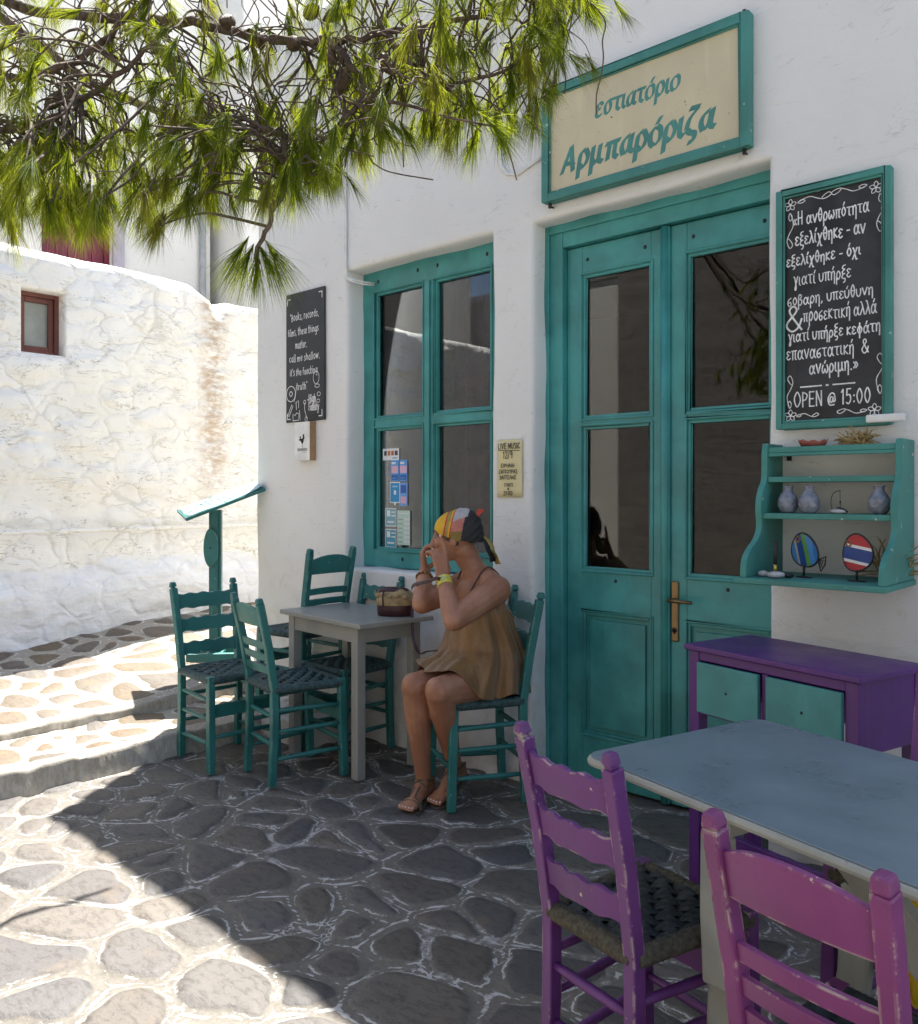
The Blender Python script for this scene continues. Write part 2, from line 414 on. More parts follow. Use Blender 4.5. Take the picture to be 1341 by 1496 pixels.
def edge_w(y, s): return .017*np.array(fbm(np.asarray(y)*1.1, np.asarray(y)*0+s, s, 4))
def low_z(X, Y): return .116 + .012*fbm(X*2, Y*2, 31, 3)
def path_z(X, Y):
    return .152 + .09*np.clip(-4.58-X, 0, 2.5) + .11*sstep(2.1, 3.3, Y) + .015*fbm(X*1.5, Y*1.5, 33, 3) + .05*np.clip(Y-3.3, 0, 8)
def step_obj(name, xr, yr, zf, front, ztop, gap):
    """whitewashed step: paved top with a weathered, rounded nose and a rough riser facing +X"""
    ys = np.arange(yr[0], yr[1], .03); xs = np.arange(xr[0], xr[1]+.001, .03)
    base = paved(gap, zf)
    prof = [(0, 0), (.006, -.001), (.012, -.006), (.016, -.018), (.02, -.06), (.034, -.10), (.038, -.16), (.04, -.22)]
    n0 = len(xs); U = np.arange(n0+len(prof)-1)
    def fn(I, Y):
        Ii = np.rint(I).astype(int); top = Ii < n0
        X = np.where(top, xs[np.clip(Ii, 0, n0-1)], xs[-1])
        fx = xr[1] + edge_w(Y, 40+int(ztop*100))
        # squeeze the top so that its last column follows the wavy edge
        k = sstep(xr[1]-.3, xr[1], X); Xw = X + (fx-xr[1])*k
        x, y, z = base(Xw, Y)
        pi = np.clip(Ii-n0+1, 0, len(prof)-1); pr = np.array(prof)
        rough = .010*fbm(Y*9, pr[pi, 1]*30+Y*.1, 77, 3)
        Z = np.where(top, z, 0); ze = base(xr[1]*np.ones_like(Y) + edge_w(Y, 40+int(ztop*100)), Y)[2]
        Z = np.where(top, z, ze + pr[pi, 1]); Xo = np.where(top, x, fx + pr[pi, 0] + rough)
        return Xo, Y, Z
    def att(I, Y):
        Ii = np.rint(I).astype(int); X = xs[np.clip(Ii, 0, n0-1)]
        X = X + edge_w(Y, 40+int(ztop*100))*sstep(xr[1]-.3, xr[1], X)
        d, r, e_ = stones(X, Y); d = np.where(Ii >= n0-2, 0, d*sstep(xr[1], xr[1]-.10, X)); return {'d': d, 'rnd': r, 'e': np.where(Ii >= n0-2, .05, e_), 'darkened': sstep(n0+0, n0+2.5, I)}
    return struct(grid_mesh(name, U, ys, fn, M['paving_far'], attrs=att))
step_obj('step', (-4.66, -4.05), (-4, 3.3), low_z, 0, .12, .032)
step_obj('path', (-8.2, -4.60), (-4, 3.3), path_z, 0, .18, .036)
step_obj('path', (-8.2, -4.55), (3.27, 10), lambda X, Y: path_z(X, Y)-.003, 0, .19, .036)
# low landing in the corner by the wall
c = []
for i in range(15):
    a = math.pi*1.0 + math.pi/2*i/14
for p in [(-4.2,3.3),(-4.2,2.86),(-4.02,2.80),(-3.86,2.78),(-3.70,2.79),(-3.63,2.84),(-3.61,2.95),(-3.615,3.3)]: c.append(p)
mb = MB(); mb.prism(c, (0,0,-.05), (1,0,0), (0,1,0), (0,0,.187)); struct(mb.build('landing', M['paving_far'], bevel=.015))

# ------------------------------------------------------------------ restaurant building
HL = 4.15; HR = 6.05; XC = -4.66; XB = -2.25
bld = thing('restaurant', 'whitewashed restaurant with teal door and window, thick hand plastered wall', 'building', (0, 0, 0))
DX0, DX1, DZ1, DY = -2.413, -1.29, 2.625, 3.345
WX0, WX1, WZ0, WZ1, WY = -3.746, -2.664, .93, 2.635, 3.355
holes = [(DX0, DX1, -.2, DZ1+.0), (WX0, WX1, WZ0, WZ1)]
def lines(lo, hi, step, cuts):
    L = set(np.round(np.arange(lo, hi, step), 4)) | {lo, hi}
    for c_ in cuts:
        for e_ in (0, .004, .010, .018, .030): L |= {round(c_-e_, 4), round(c_+e_, 4)}
    L = sorted(x for x in L if lo <= x <= hi)
    out = [L[0]]
    for x in L[1:]:
        if x-out[-1] > .0025: out.append(x)
    for c_ in cuts:                       # exact cut lines
        k = min(range(len(out)), key=lambda i: abs(out[i]-c_)); out[k] = round(c_, 4)
    return np.array(out)
wx = lines(XC, 2.6, .05, [XC, DX0, DX1, WX0, WX1]); wz = lines(-.2, HL, .05, [DZ1, WZ0, WZ1])
def wall_fn(X, Z):
    y = YW + .012*fbm(X*.9, Z*.9, 51, 3) + .004*fbm(X*4, Z*4, 52, 3)
    y = y - .035*sstep(.5, 0, Z)*(1+.5*fbm(X*2, Z*2, 8, 2))            # battered foot
    def sd(h):                                                          # distance outside a hole
        dx = np.maximum(np.maximum(h[0]-X, X-h[1]), 0); dz = np.maximum(np.maximum(h[2]-Z, Z-h[3]), 0)
        return np.hypot(dx, dz)
    R = .022
    for h in holes:
        d = sd(h); q = np.clip(R-d, 0, R); y = y + (R-np.sqrt(np.maximum(R*R-q*q, 0)))
    d = X-XC; R2 = .06; q = np.clip(R2-d, 0, R2); y = y + (R2-np.sqrt(np.maximum(R2*R2-q*q, 0)))
    x = X + 0*Z; z = Z + 0*X
    for h in holes:                                                     # hand-made, slightly wavy arrises
        ws = np.exp(-(sd(h)/.12)**2)
        x = x + ws*.010*fbm(Z*2.3, X*0+h[0], 61, 3); z = z + ws*.012*fbm(X*2.3, Z*0+h[3], 62, 3)
    wc = np.exp(-((X-XC)/.3)**2)
    x = x + wc*(.02*fbm(Z*1.5, Z*0+3, 63, 3) - .05*sstep(1.0, .1, Z) )
    return x, y, z
def keep(cx, cz):
    k = np.ones(cx.shape, bool)
    for h in holes: k &= ~((cx > h[0]) & (cx < h[1]) & (cz > h[2]) & (cz < h[3]))
    return k
wall = grid_mesh('wall', wx, wz, wall_fn, M['plaster'], bld, keep=keep)
bm = bmesh.new(); bm.from_mesh(wall.data)
# reveals: extrude each opening's rim into the wall, the left corner to the back, the top over
be = [e for e in bm.edges if e.is_boundary]
def rim(sel, steps):
    cur = [e for e in be if sel((e.verts[0].co+e.verts[1].co)/2)]
    for st in steps:
        r = bmesh.ops.extrude_edge_only(bm, edges=cur)
        nv = [g_ for g_ in r['geom'] if isinstance(g_, bmesh.types.BMVert)]
        cur = [g_ for g_ in r['geom'] if isinstance(g_, bmesh.types.BMEdge) and all(v in nv for v in g_.verts)]
        for v in nv: st(v)
def inset(v, y, grow=0):
    v.co.y = y
    v.co.x += .005*mnoise.noise(v.co*5); v.co.z += .005*mnoise.noise(v.co*5+Vector((9,0,0)))
near_h = lambda p, h: h[0]-.06 < p.x < h[1]+.06 and h[2]-.06 < p.z < h[3]+.06 and p.z > -.15
def door_in(y):
    def f(v):
        inset(v, y)
        if v.co.x > -1.5: v.co.x += .02
    return f
rim(lambda p: near_h(p, holes[0]), [door_in(YW+.06), door_in(YW+.11), lambda v: inset(v, YW+.30)])
rim(lambda p: near_h(p, holes[1]), [lambda v: inset(v, YW+.06), lambda v: inset(v, YW+.11), lambda v: inset(v, YW+.32)])
rim(lambda p: p.x < XC+.03 and p.z > -.15 and p.z < HL-.001 and not near_h(p, holes[1]), [lambda v: setattr(v.co, 'y', YW+.5), lambda v: setattr(v.co, 'y', 9.5)])
for f_ in bm.faces: f_.smooth = True
bm.to_mesh(wall.data); bm.free()
mb = MB(); mb.prism([(XC-.02, HL), (2.6, HL), (2.6, HL+.67), (XC-.02, HL+.04)], (0, YW+.012, 0), (1,0,0), (0,0,1), (0, 9.5-YW-.012, 0)); mb.box((XB, YW+.02, HL+.04), (2.6, 9.5, HR)); mb.box((2.6, YW+.02, -.2), (2.7, 9.5, HL))  # added unseen: rising cap and taller block, shaped for the shade they cast
mb.box((XC, 9.4, -.2), (2.6, 9.5, HL)); mb.build('roof', M['plaster'], bld, bevel=.03)
# dark room behind the glass
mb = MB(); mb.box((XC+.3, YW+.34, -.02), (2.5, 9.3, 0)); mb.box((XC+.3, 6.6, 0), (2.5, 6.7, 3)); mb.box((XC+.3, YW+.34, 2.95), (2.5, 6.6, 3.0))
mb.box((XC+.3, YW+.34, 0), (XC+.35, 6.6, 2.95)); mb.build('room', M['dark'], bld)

def rect_frame(mb, x0, x1, z0, z1, y0, y1, w_, m=0, wb=None, wt=None):
    wb = w_ if wb is None else wb; wt = w_ if wt is None else wt
    mb.box((x0, y0, z0), (x0+w_, y1, z1), m); mb.box((x1-w_, y0, z0), (x1, y1, z1), m)
    mb.box((x0+w_, y0, z0), (x1-w_, y1, z0+wb), m); mb.box((x0+w_, y0, z1-wt), (x1-w_, y1, z1), m)
# door: fixed frame, two leaves
mb = MB()
mb.box((DX0-.02, DY-.035, -.02), (-2.322, DY+.06, 2.64)); mb.box((-2.322, DY-.035, 2.515), (-1.24, DY+.06, 2.66))
mb.box((DX0-.02, DY-.047, -.02), (DX0+.02, DY-.0345, 2.64)); mb.box((DX0+.02, DY-.047, 2.585), (-1.24, DY-.0345, 2.66))
mb.build('door_frame', M['teal'], bld, bevel=.004)
def door_leaf(x0, x1, sl_, sr_, handle):
    mb = MB(); y0, y1 = DY, DY+.045; zt = 2.51
    a, b = x0+sl_, x1-sr_
    mb.box((x0, y0, .01), (a, y1, zt)); mb.box((b, y0, .01), (x1, y1, zt))
    for z0, z1 in ((.01,.235), (.80,1.0), (1.665,1.705), (2.375, zt)): mb.box((a, y0+.0005, z0), (b, y1, z1))
    mb.box((a, y0+.022, .235), (b, y1-.006, .80))                                   # sunk panel
    mb.box((a+.035, y0+.010, .27), (b-.035, y0+.0225, .765))
    for z0, z1 in ((.235,.80), (1.0,1.665), (1.705,2.375)):                        # glazing and panel beads
        rect_frame(mb, a, b, z0, z1, y0+.006, y0+.024, .013)
        rect_frame(mb, a-.012, b+.012, z0-.012, z1+.012, y0-.006, y0-.0003, .009)
    if handle: mb.box((x0-.012, y0-.014, .01), (x0+.0, y0+.03, zt))
    leaf = mb.build('door', M['teal'], bld, bevel=.003)
    for z0, z1 in ((1.0,1.665), (1.705,2.375)):
        pb = MB(); pb.box((a, y0+.024, z0), (b, y0+.028, z1)); pb.build('pane', M['glass'], leaf)
    for zz in (2.445, .955):                                                         # bolt heads
        for xx in ((a+.03, b-.03) if zz > 2 else ((a+b)/2,)):
            hb = MB(); hb.ell((xx, y0-.001, zz), (.008, .004, .009), 8); hb.build('bolt', M['black'], leaf)
    return leaf, a, b
lf, a, b = door_leaf(-2.319, -1.795, .085, .078, False)
mb = MB(); mb.tube([(-1.80, DY-.006, .01), (-1.80, DY-.006, 2.51)], .021, 12); mb.build('astragal', M['teal'], lf)
rf, a, b = door_leaf(-1.777, -1.245, .075, .09, True)
hb = MB(); hb.box((-1.772, DY-.010, .715), (-1.738, DY, .975)); hb.build('handle_plate', M['brass'], rf, bevel=.008)
hb = MB(); hb.tube([(-1.757, DY-.008, .895), (-1.757, DY-.05, .895)], .008); hb.tube([(-1.765, DY-.05, .895), (-1.72, DY-.055, .896), (-1.655, DY-.05, .893)], [.009,.009,.007])
hb.build('handle', M['brass'], rf)
hb = MB(); hb.lathe([(.011, 0), (.011, .003)], 12, (0,0,0)); hb.box((-.004, -.016, 0), (.004, 0, .003)); k = hb.build('keyhole', M['black'], rf); k.location = (-1.755, DY-.010, .765); k.rotation_euler = (rad(90), 0, 0)
# window
wn = MB(); y0, y1 = WY-.03, WY+.03
rect_frame(wn, WX0-.01, -2.675, .935, 2.64, y0, y1, .10, wb=.10, wt=.13)
wn.box((-3.262, y0-.003, 1.035), (-3.172, y1, 2.51)); wn.box((-3.235, y0-.014, 1.035), (-3.20, y0-.003, 2.51))
for x0, x1 in ((-3.646, -3.262), (-3.172, -2.775)):
    wn.box((x0, y0-.002, 1.728), (x1, y1, 1.79))
    for z0, z1 in ((1.035, 1.728), (1.79, 2.51)):
        rect_frame(wn, x0, x1, z0, z1, y0+.008, y0+.03, .012); rect_frame(wn, x0-.012, x1+.012, z0-.012, z1+.012, y0-.008, y0-.0035, .008)
win = wn.build('window', M['teal'], bld, bevel=.003)
for x0, x1 in ((-3.646, -3.262), (-3.172, -2.775)):
    for z0, z1 in ((1.035, 1.728), (1.79, 2.51)):
        pb = MB(); pb.box((x0, y0+.03, z0), (x1, y0+.034, z1)); pb.build('pane', M['glass'], win)
for xx, zz in ((-3.62, 2.575), (-3.30, 2.585), (-3.15, 2.585), (-2.80, 2.58), (-3.42, .985)):
    hb = MB(); hb.ell((xx, y0-.001, zz), (.009, .004, .012), 8); hb.build('bolt', M['black'], win)
# drawn curtain inside the right half
cm = flat('plum_curtain', (.05,.028,.034), .95, .25, 8)
mb = MB(); xs = np.linspace(-3.18, -2.70, 60)
for i in range(59):
    q = [(xs[k_], 3.50+.012*math.sin(xs[k_]*60)+.008*math.sin(xs[k_]*23), z_) for k_, z_ in ((i,.98),(i+1,.98),(i+1,2.60),(i,2.60))]
    mb.add(q, [(0,1,2,3)], 0, True)
mb.build('curtain', cm, win)
# stickers on the lower left pane
def sticker(x0, x1, z0, z1, base, blocks, label, tip=False, k=0):
    mb = MB(); y = y0+.029-.0006*k
    poly = [(x0,z0),(x1,z0),(x1,z1),(x0,z1)]
    if tip: xm = (x0+x1)/2; poly = [(x0,z0),(xm-.012,z0),(xm,z0-.018),(xm+.012,z0),(x1,z0),(x1,z1),(x0,z1)]
    mb.prism(poly, (0,y,0), (1,0,0), (0,0,1), (0,.0006,0))
    mats = [flat('sticker_base', base, .4, .03)]
    for i, (a0,a1,b0,b1,c_) in enumerate(blocks):
        mats.append(flat('sticker_print', c_, .4, .03)); W_, H_ = x1-x0, z1-z0
        mb.box((x0+a0*W_, y-.0005-.0001*i, z0+b0*H_), (x0+a1*W_, y-.0001*i-.0001, z0+b1*H_), i+1)
    s_ = mb.build('sticker', mats, win); s_['label'] = label
LB, DB, WHT, PNK = (.10,.33,.70), (.03,.12,.42), (.75,.76,.76), (.70,.42,.55)
sticker(-3.612, -3.478, 1.545, 1.612, WHT, [(.08,.24,.4,.8,(.05,.05,.08)), (.30,.46,.4,.8,(.55,.16,.05)), (.52,.68,.4,.8,(.4,.12,.05)), (.74,.92,.4,.8,(.06,.06,.1)), (.6,.9,.12,.24,(.2,.4,.6))], 'white payment card sticker')
for i, x0_ in enumerate((-3.545, -3.475)):
    sticker(x0_, x0_+.064, 1.425, 1.545, LB, [(.1,.9,.05,.3,DB), (.08,.92,.38,.72,PNK), (.1,.6,.8,.9,WHT), (.2,.7,.12,.16,LB)], 'blue and pink payment sticker')
sticker(-3.552, -3.47, 1.30, 1.42, WHT, [(.05,.95,.05,.95,(.03,.27,.55)), (.4,.62,.4,.6,WHT), (.25,.75,.75,.82,(.3,.55,.75))], 'blue award sticker with white outline', True, 1)
sticker(-3.475, -3.41, 1.285, 1.415, (.16,.36,.72), [(.15,.85,.1,.4,PNK), (.15,.85,.55,.9,DB)], 'blue and lilac sticker')
for zz, cc in ((1.165, (.22,.42,.48)), (1.045, (.08,.32,.42))):
    sticker(-3.592, -3.50, zz-.0, zz+.105, WHT, [(.05,.95,.05,.95,cc), (.15,.45,.55,.88,WHT), (.55,.9,.55,.62,WHT), (.55,.88,.75,.82,WHT), (.2,.8,.2,.3,WHT)], 'blue grey award sticker', zz < 1.1, 0)
sticker(-3.492, -3.388, 1.063, 1.258, (.50,.66,.56), [(.1+.0,.9,.9-.0,.93,WHT)] + [(.55+.15*i, .64+.15*i, .06+.13*j, .14+.13*j, WHT) for i in range(3) for j in range(6)] + [(.08,.45,.08+.13*j,.105+.13*j,(.25,.4,.33)) for j in range(6)], 'pale green price list sticker', False, 2)
# white cable running down to the window
mb = MB()
for dx in (0, .012):
    mb.tube([(-3.765+dx, YW-.012, 4.0), (-3.76+dx, YW-.012, 3.3), (-3.757+dx, YW-.012, 2.66), (-3.748+dx, YW-.011, 2.60-dx), (-3.70+dx*.2, YW-.006, 2.578-dx), (-3.66, YW+.05, 2.565-dx), (-3.645, YW+.12, 2.57-dx)], .0055, 6)
mb.build('cable', M['white'], bld)
mb = MB(); mb.tube([(-2.62, YW-.004, 3.05), (-2.60, YW-.006, 2.94), (-2.56, YW-.006, 2.89), (-2.50, YW-.006, 2.875), (-2.42, YW-.006, 2.90), (-2.33, YW-.004, 2.93)], .008, 6); mb.build('cable', M['plaster'], bld)

# ------------------------------------------------------------------ old stone outbuilding across the alley
XF = -6.2
m, t, b = newmat('old_limewash'); N = NT(t); v = N.pos(); sp = N.n('SeparateXYZ'); N.l(v, sp.inputs[0])
n1 = N.noise(v, 5, 6, .6); n2 = N.noise(v, 26, 6, .7, stretch=(1, .35, 1)); n3 = N.noise(v, 1.6, 4); n4 = N.noise(v, 9, 5, .65, stretch=(1, .3, 1.3), dist=.8)
colr = N.mix(N.ramp(n3, .35, .65), (.89,.865,.80), (.91,.90,.865))
colr = N.mix(N.math('MULTIPLY', N.ramp(n1, .62, .76), .4), colr, (.66,.55,.40))
vo = N.n('TexVoronoi', feature='DISTANCE_TO_EDGE'); mp_ = N.n('Mapping'); mp_.inputs['Scale'].default_value = (1, 3.6, 6.2)
wv = N.n('VectorMath', operation='ADD'); nz_ = N.n('TexNoise'); N.l(v, nz_.inputs['Vector']); nz_.inputs['Scale'].default_value = 5; sc2 = N.n('VectorMath', operation='SCALE'); N.l(nz_.outputs['Color'], sc2.inputs[0]); sc2.inputs['Scale'].default_value = .22
N.l(v, wv.inputs[0]); N.l(sc2.outputs[0], wv.inputs[1]); N.l(wv.outputs[0], mp_.inputs[0]); N.l(mp_.outputs[0], vo.inputs['Vector']); vo.inputs['Scale'].default_value = 1.0
rub = vo.outputs['Distance']; edge_ = N.math('MULTIPLY', N.ramp(rub, .012, .05, 1, 0), N.ramp(N.noise(v, 3.5, 5, .65), .47, .58))
colr = N.mix(N.math('MULTIPLY', edge_, .3), colr, (.42,.38,.31))  # rubble crevices: shade of the relief put into the colour
ck = N.math('ABSOLUTE', N.math('SUBTRACT', n4, .5))
colr = N.mix(N.math('MULTIPLY', N.ramp(ck, 0, .014, .75, 0), N.ramp(n1, .42, .58)), colr, (.30,.27,.22))
# rust-brown run below the broken corner
st = N.math('MULTIPLY', N.ramp(N.math('ABSOLUTE', N.math('SUBTRACT', N.math('ADD', sp.outputs['Y'], N.math('MULTIPLY', n1, .25)), 3.97)), .02, .20, 1, 0), N.ramp(n2, .34, .62))
st = N.math('MULTIPLY', st, N.ramp(sp.outputs['Z'], 1.2, 1.7))
colr = N.mix(N.math('MULTIPLY', st, .68), colr, (.42,.26,.13))
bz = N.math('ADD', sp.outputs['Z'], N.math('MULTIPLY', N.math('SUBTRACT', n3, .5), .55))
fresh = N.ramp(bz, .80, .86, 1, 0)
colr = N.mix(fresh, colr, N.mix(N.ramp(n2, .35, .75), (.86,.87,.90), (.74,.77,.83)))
N.l(colr, b.inputs['Base Color']); b.inputs['Roughness'].default_value = .9; b.inputs['Specular IOR Level'].default_value = .2
nb = N.bump(n1, .6, .03); nb = N.bump(N.ramp(rub, 0, .16), .38, .02, nb); nb = N.bump(n4, .5, .015, nb); nb = N.bump(n2, .5, .008, nb); N.l(nb, b.inputs['Normal'])
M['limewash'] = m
ob = thing('outbuilding', 'old whitewashed stone outbuilding with one tiny red brown window', 'building', (0,0,0))
HY0, HY1, HZ0, HZ1 = 2.35, 2.645, 2.345, 2.79
lumps = np.random.RandomState(4); LC = np.stack([lumps.uniform(-1.2, 7, 420), lumps.uniform(.5, 2.95, 420), lumps.uniform(.05, .15, 420), lumps.uniform(.3, 1, 420)], -1)
def top_z(Y): return np.where(Y < 3.86, 3.06 + .03*np.sin(Y*1.1-1.2), 2.97) - .13*sstep(3.62, 3.95, Y)*sstep(4.02, 3.90, Y) + .012*fbm(Y*5, Y*0, 71, 3)
def far_fn(Yg, Zg):
    tz = top_z(Yg); z0 = .1; Z = z0 + (Zg)*(tz-z0)
    # keep the hole's rim on the grid lines: below the window's head use absolute heights
    Z = np.where(Zg*2.93+z0 <= HZ1+.06, Zg*2.93+z0, HZ1+.06 + (Zg*2.93+z0-HZ1-.06)/(2.93+z0-HZ1-.06)*(tz-HZ1-.06))
    h = np.zeros_like(Yg)
    for y_, z_, r_, a_ in LC:
        q = ((Yg-y_)/r_)**2*.6 + ((Z-z_)/(r_*.62))**2; h = np.maximum(h, .030*a_*np.exp(-q**3)) + .12*np.minimum(h, .030*a_*np.exp(-q**3))
    h = np.minimum(h, .045) + .020*fbm(Yg*2, Z*2, 81, 4) + .008*fbm(Yg*3, Z*14, 82, 3)
    low = sstep(.95, .35, Z + .25*fbm(Yg*1.2, Yg*0, 83, 3)); h = h + low*(.10 + .05*fbm(Yg*3, Z*3, 84, 4))
    h = h + .13*np.exp(-((Yg-3.35)/.45)**2 - ((Z-.70)/.22)**2)
    dx = np.maximum(np.maximum(HY0-Yg, Yg-HY1), 0); dz = np.maximum(np.maximum(HZ0-Z, Z-HZ1), 0); d = np.hypot(dx, dz)
    h = h*sstep(0, .08, d) - (.02 - np.sqrt(np.maximum(.0004-np.clip(.02-d, 0, .02)**2, 0)))
    rt = np.clip(Z-(tz-.10), 0, .10); h = h - (.10-np.sqrt(np.maximum(.01-rt**2, 0)))*1.0
    return XF + h, Yg, Z
fy = lines(-1.2, 7.5, .022, [HY0, HY1]); fzabs = lines(.1, 3.03, .022, [HZ0, HZ1]); fz = (fzabs-.1)/2.93
fw = grid_mesh('wall', fy, fz, far_fn, M['limewash'], ob, keep=lambda cy, cz: ~((cy > HY0) & (cy < HY1) & (cz*2.93+.1 > HZ0) & (cz*2.93+.1 < HZ1)))
bm = bmesh.new(); bm.from_mesh(fw.data); be = [e for e in bm.edges if e.is_boundary]
rim(lambda p: HY0-.03 < p.y < HY1+.03 and HZ0-.03 < p.z < HZ1+.03, [lambda v: setattr(v.co, 'x', XF-.08), lambda v: setattr(v.co, 'x', XF-.26)])
rim(lambda p: p.z > 2.6 and -1.1 < p.y < 7.4 and not (p.z < HZ1+.05 and HY0-.03 < p.y < HY1+.03), [lambda v: (setattr(v.co, 'x', XF-.35), setattr(v.co, 'z', v.co.z+.02)), lambda v: setattr(v.co, 'x', XF-.75), lambda v: setattr(v.co, 'z', .1)])
for f_ in bm.faces: f_.smooth = True
bm.to_mesh(fw.data); bm.free()
mb = MB(); rect_x = XF-.15
def xframe(mb, y0, y1, z0, z1, x0, x1, w_):
    mb.box((x0,y0,z0),(x1,y0+w_,z1)); mb.box((x0,y1-w_,z0),(x1,y1,z1)); mb.box((x0,y0+w_,z0),(x1,y1-w_,z0+w_)); mb.box((x0,y0+w_,z1-w_),(x1,y1-w_,z1))
xframe(mb, HY0-.01, HY1+.01, HZ0-.01, HZ1+.01, XF-.16, XF-.105, .04); xframe(mb, HY0+.03, HY1-.03, HZ0+.03, HZ1-.03, XF-.165, XF-.125, .035)
fwn = mb.build('window', M['redbrown'], ob, bevel=.004)
mb = MB(); mb.box((XF-.16, HY0+.06, HZ0+.06), (XF-.155, HY1-.06, HZ1-.06)); mb.build('pane', flat('frosted_pane', (.34,.36,.33), .25, .15, 5), fwn)
pp = MB(); pp.tube([(XF+.075, -1.1, 1.085), (XF+.075, 1.5, 1.09), (XF+.075, 3.0, 1.088), (XF+.075, 4.6, 1.09), (XF+.075, 6.5, 1.10)], .016, 8); pp.build('pipe', M['limewash'], ob)

# taller house behind it
hs = thing('house', 'tall cream village house with maroon door behind the outbuilding', 'building', (0,0,0))
mb = MB(); HX = -8.5
y0_, y1_ = 3.41, 4.12     # maroon door opening
mb.box((HX-4, -3, -.2), (HX, y0_, 7.2)); mb.box((HX-4, y1_, -.2), (HX, 5.25, 7.2)); mb.box((HX-4, y0_, 4.42), (HX, y1_, 7.2)); mb.box((HX-4, y0_, -.2), (HX-.16, y1_, 4.42))
mb.build('wall', M['plaster_far'], hs, bevel=.02)
mb = MB()
for i in range(5): mb.box((HX-.155, y0_+.05+i*.122, 1.6), (HX-.115, y0_+.05+i*.122+.117, 4.33))
mb.box((HX-.15, y0_+.0, 1.6), (HX-.09, y0_+.05, 4.42)); mb.box((HX-.15, y1_-.05, 1.6), (HX-.09, y1_, 4.42)); mb.box((HX-.15, y0_+.05, 4.34), (HX-.09, y1_-.05, 4.42))
mb.build('door', M['maroon'], hs, bevel=.004)
mb = MB(); mb.box((HX, y1_-.02, 2.9), (HX+.04, y1_+.10, 4.55)); mb.build('door_surround', flat('mauve_surround', (.42,.38,.42), .8), hs, bevel=.006)
mb = MB(); mb.prism([(-.35,0),(.35,0),(.35,.06),(0,.34),(-.35,.06)], (HX, 3.75, 4.75), (0,1,0), (0,0,1), (.35,0,0)); mb.build('canopy', M['plaster_far'], hs, bevel=.01)
mb = MB(); mb.tube([(HX+.05, 5.12, .5), (HX+.05, 5.12, 6.0)], .035, 8); mb.build('gutter_pipe', flat('grey_pipe', (.38,.39,.38), .5), hs)
h2 = thing('house', 'white neighbouring house rising beyond the alley end', 'building', (0,0,0))
mb = MB(); mb.box((-13, 5.35, -.2), (HX+.5, 14, 8.6)); mb.build('wall', M['plaster_far'], h2, bevel=.03)
mb = MB(); mb.box((-13.05, 5.3, 8.6), (HX+.55, 14.05, 8.7)); mb.build('roof', M['plaster'], h2, bevel=.02)

# building on the far side of the square (seen only as a reflection in the panes)
op = thing('village_house', 'plain limewashed house across the square, reflected in the door panes', 'building', (0,0,0))
mb = MB(); OY = -3.6
mb.box((-16, OY-5, -.2), (-6.3, OY, 4.4)); mb.build('wall', M['plaster_opp'], op, bevel=.03)
mb = MB(); mb.box((-16.1, OY-5.1, 4.4), (-6.32, OY+.05, 4.52)); mb.build('roof', M['plaster'], op, bevel=.02)
m, t, b = newmat('shade_facade'); N = NT(t); v = N.pos(); n5 = N.noise(v, 3.2, 6, .65, stretch=(1, 1, 1.8)); n6 = N.noise(v, 16, 6, .7)  # facade darkened to reflect like a white wall in shade
N.l(N.mix(N.ramp(n6, .3, .7), N.mix(N.ramp(n5, .35, .65), (.14,.125,.11), (.23,.205,.18)), (.27,.25,.23)), b.inputs['Base Color']); b.inputs['Roughness'].default_value = .95
N.l(N.bump(n5, .5, .04), b.inputs['Normal'])
oq = thing('village_house', 'house across the square, dark facade standing in for shade, reflected in right door leaf', 'building', (0,0,0))
mb = MB(); mb.box((-6.3, OY-5, -.2), (4.5, OY+.03, 6.2)); mb.build('wall', m, oq, bevel=.03)  # unseen bulk, raised to cut sky light on the restaurant wall
mb = MB(); mb.box((-6.35, OY-5.05, 6.2), (4.55, OY+.1, 6.32)); mb.build('roof', M['plaster'], oq, bevel=.02)
for x_ in (-13.5, -11.2):
    mb = MB(); mb.box((x_, OY-.02, .95), (x_+.9, OY+.012, 2.2)); o_ = mb.build('window', M['teal'], op, bevel=.003)
    mb = MB(); mb.box((x_+.1, OY+.012, 1.05), (x_+.8, OY+.018, 2.1)); mb.build('pane', M['dark'], o_)
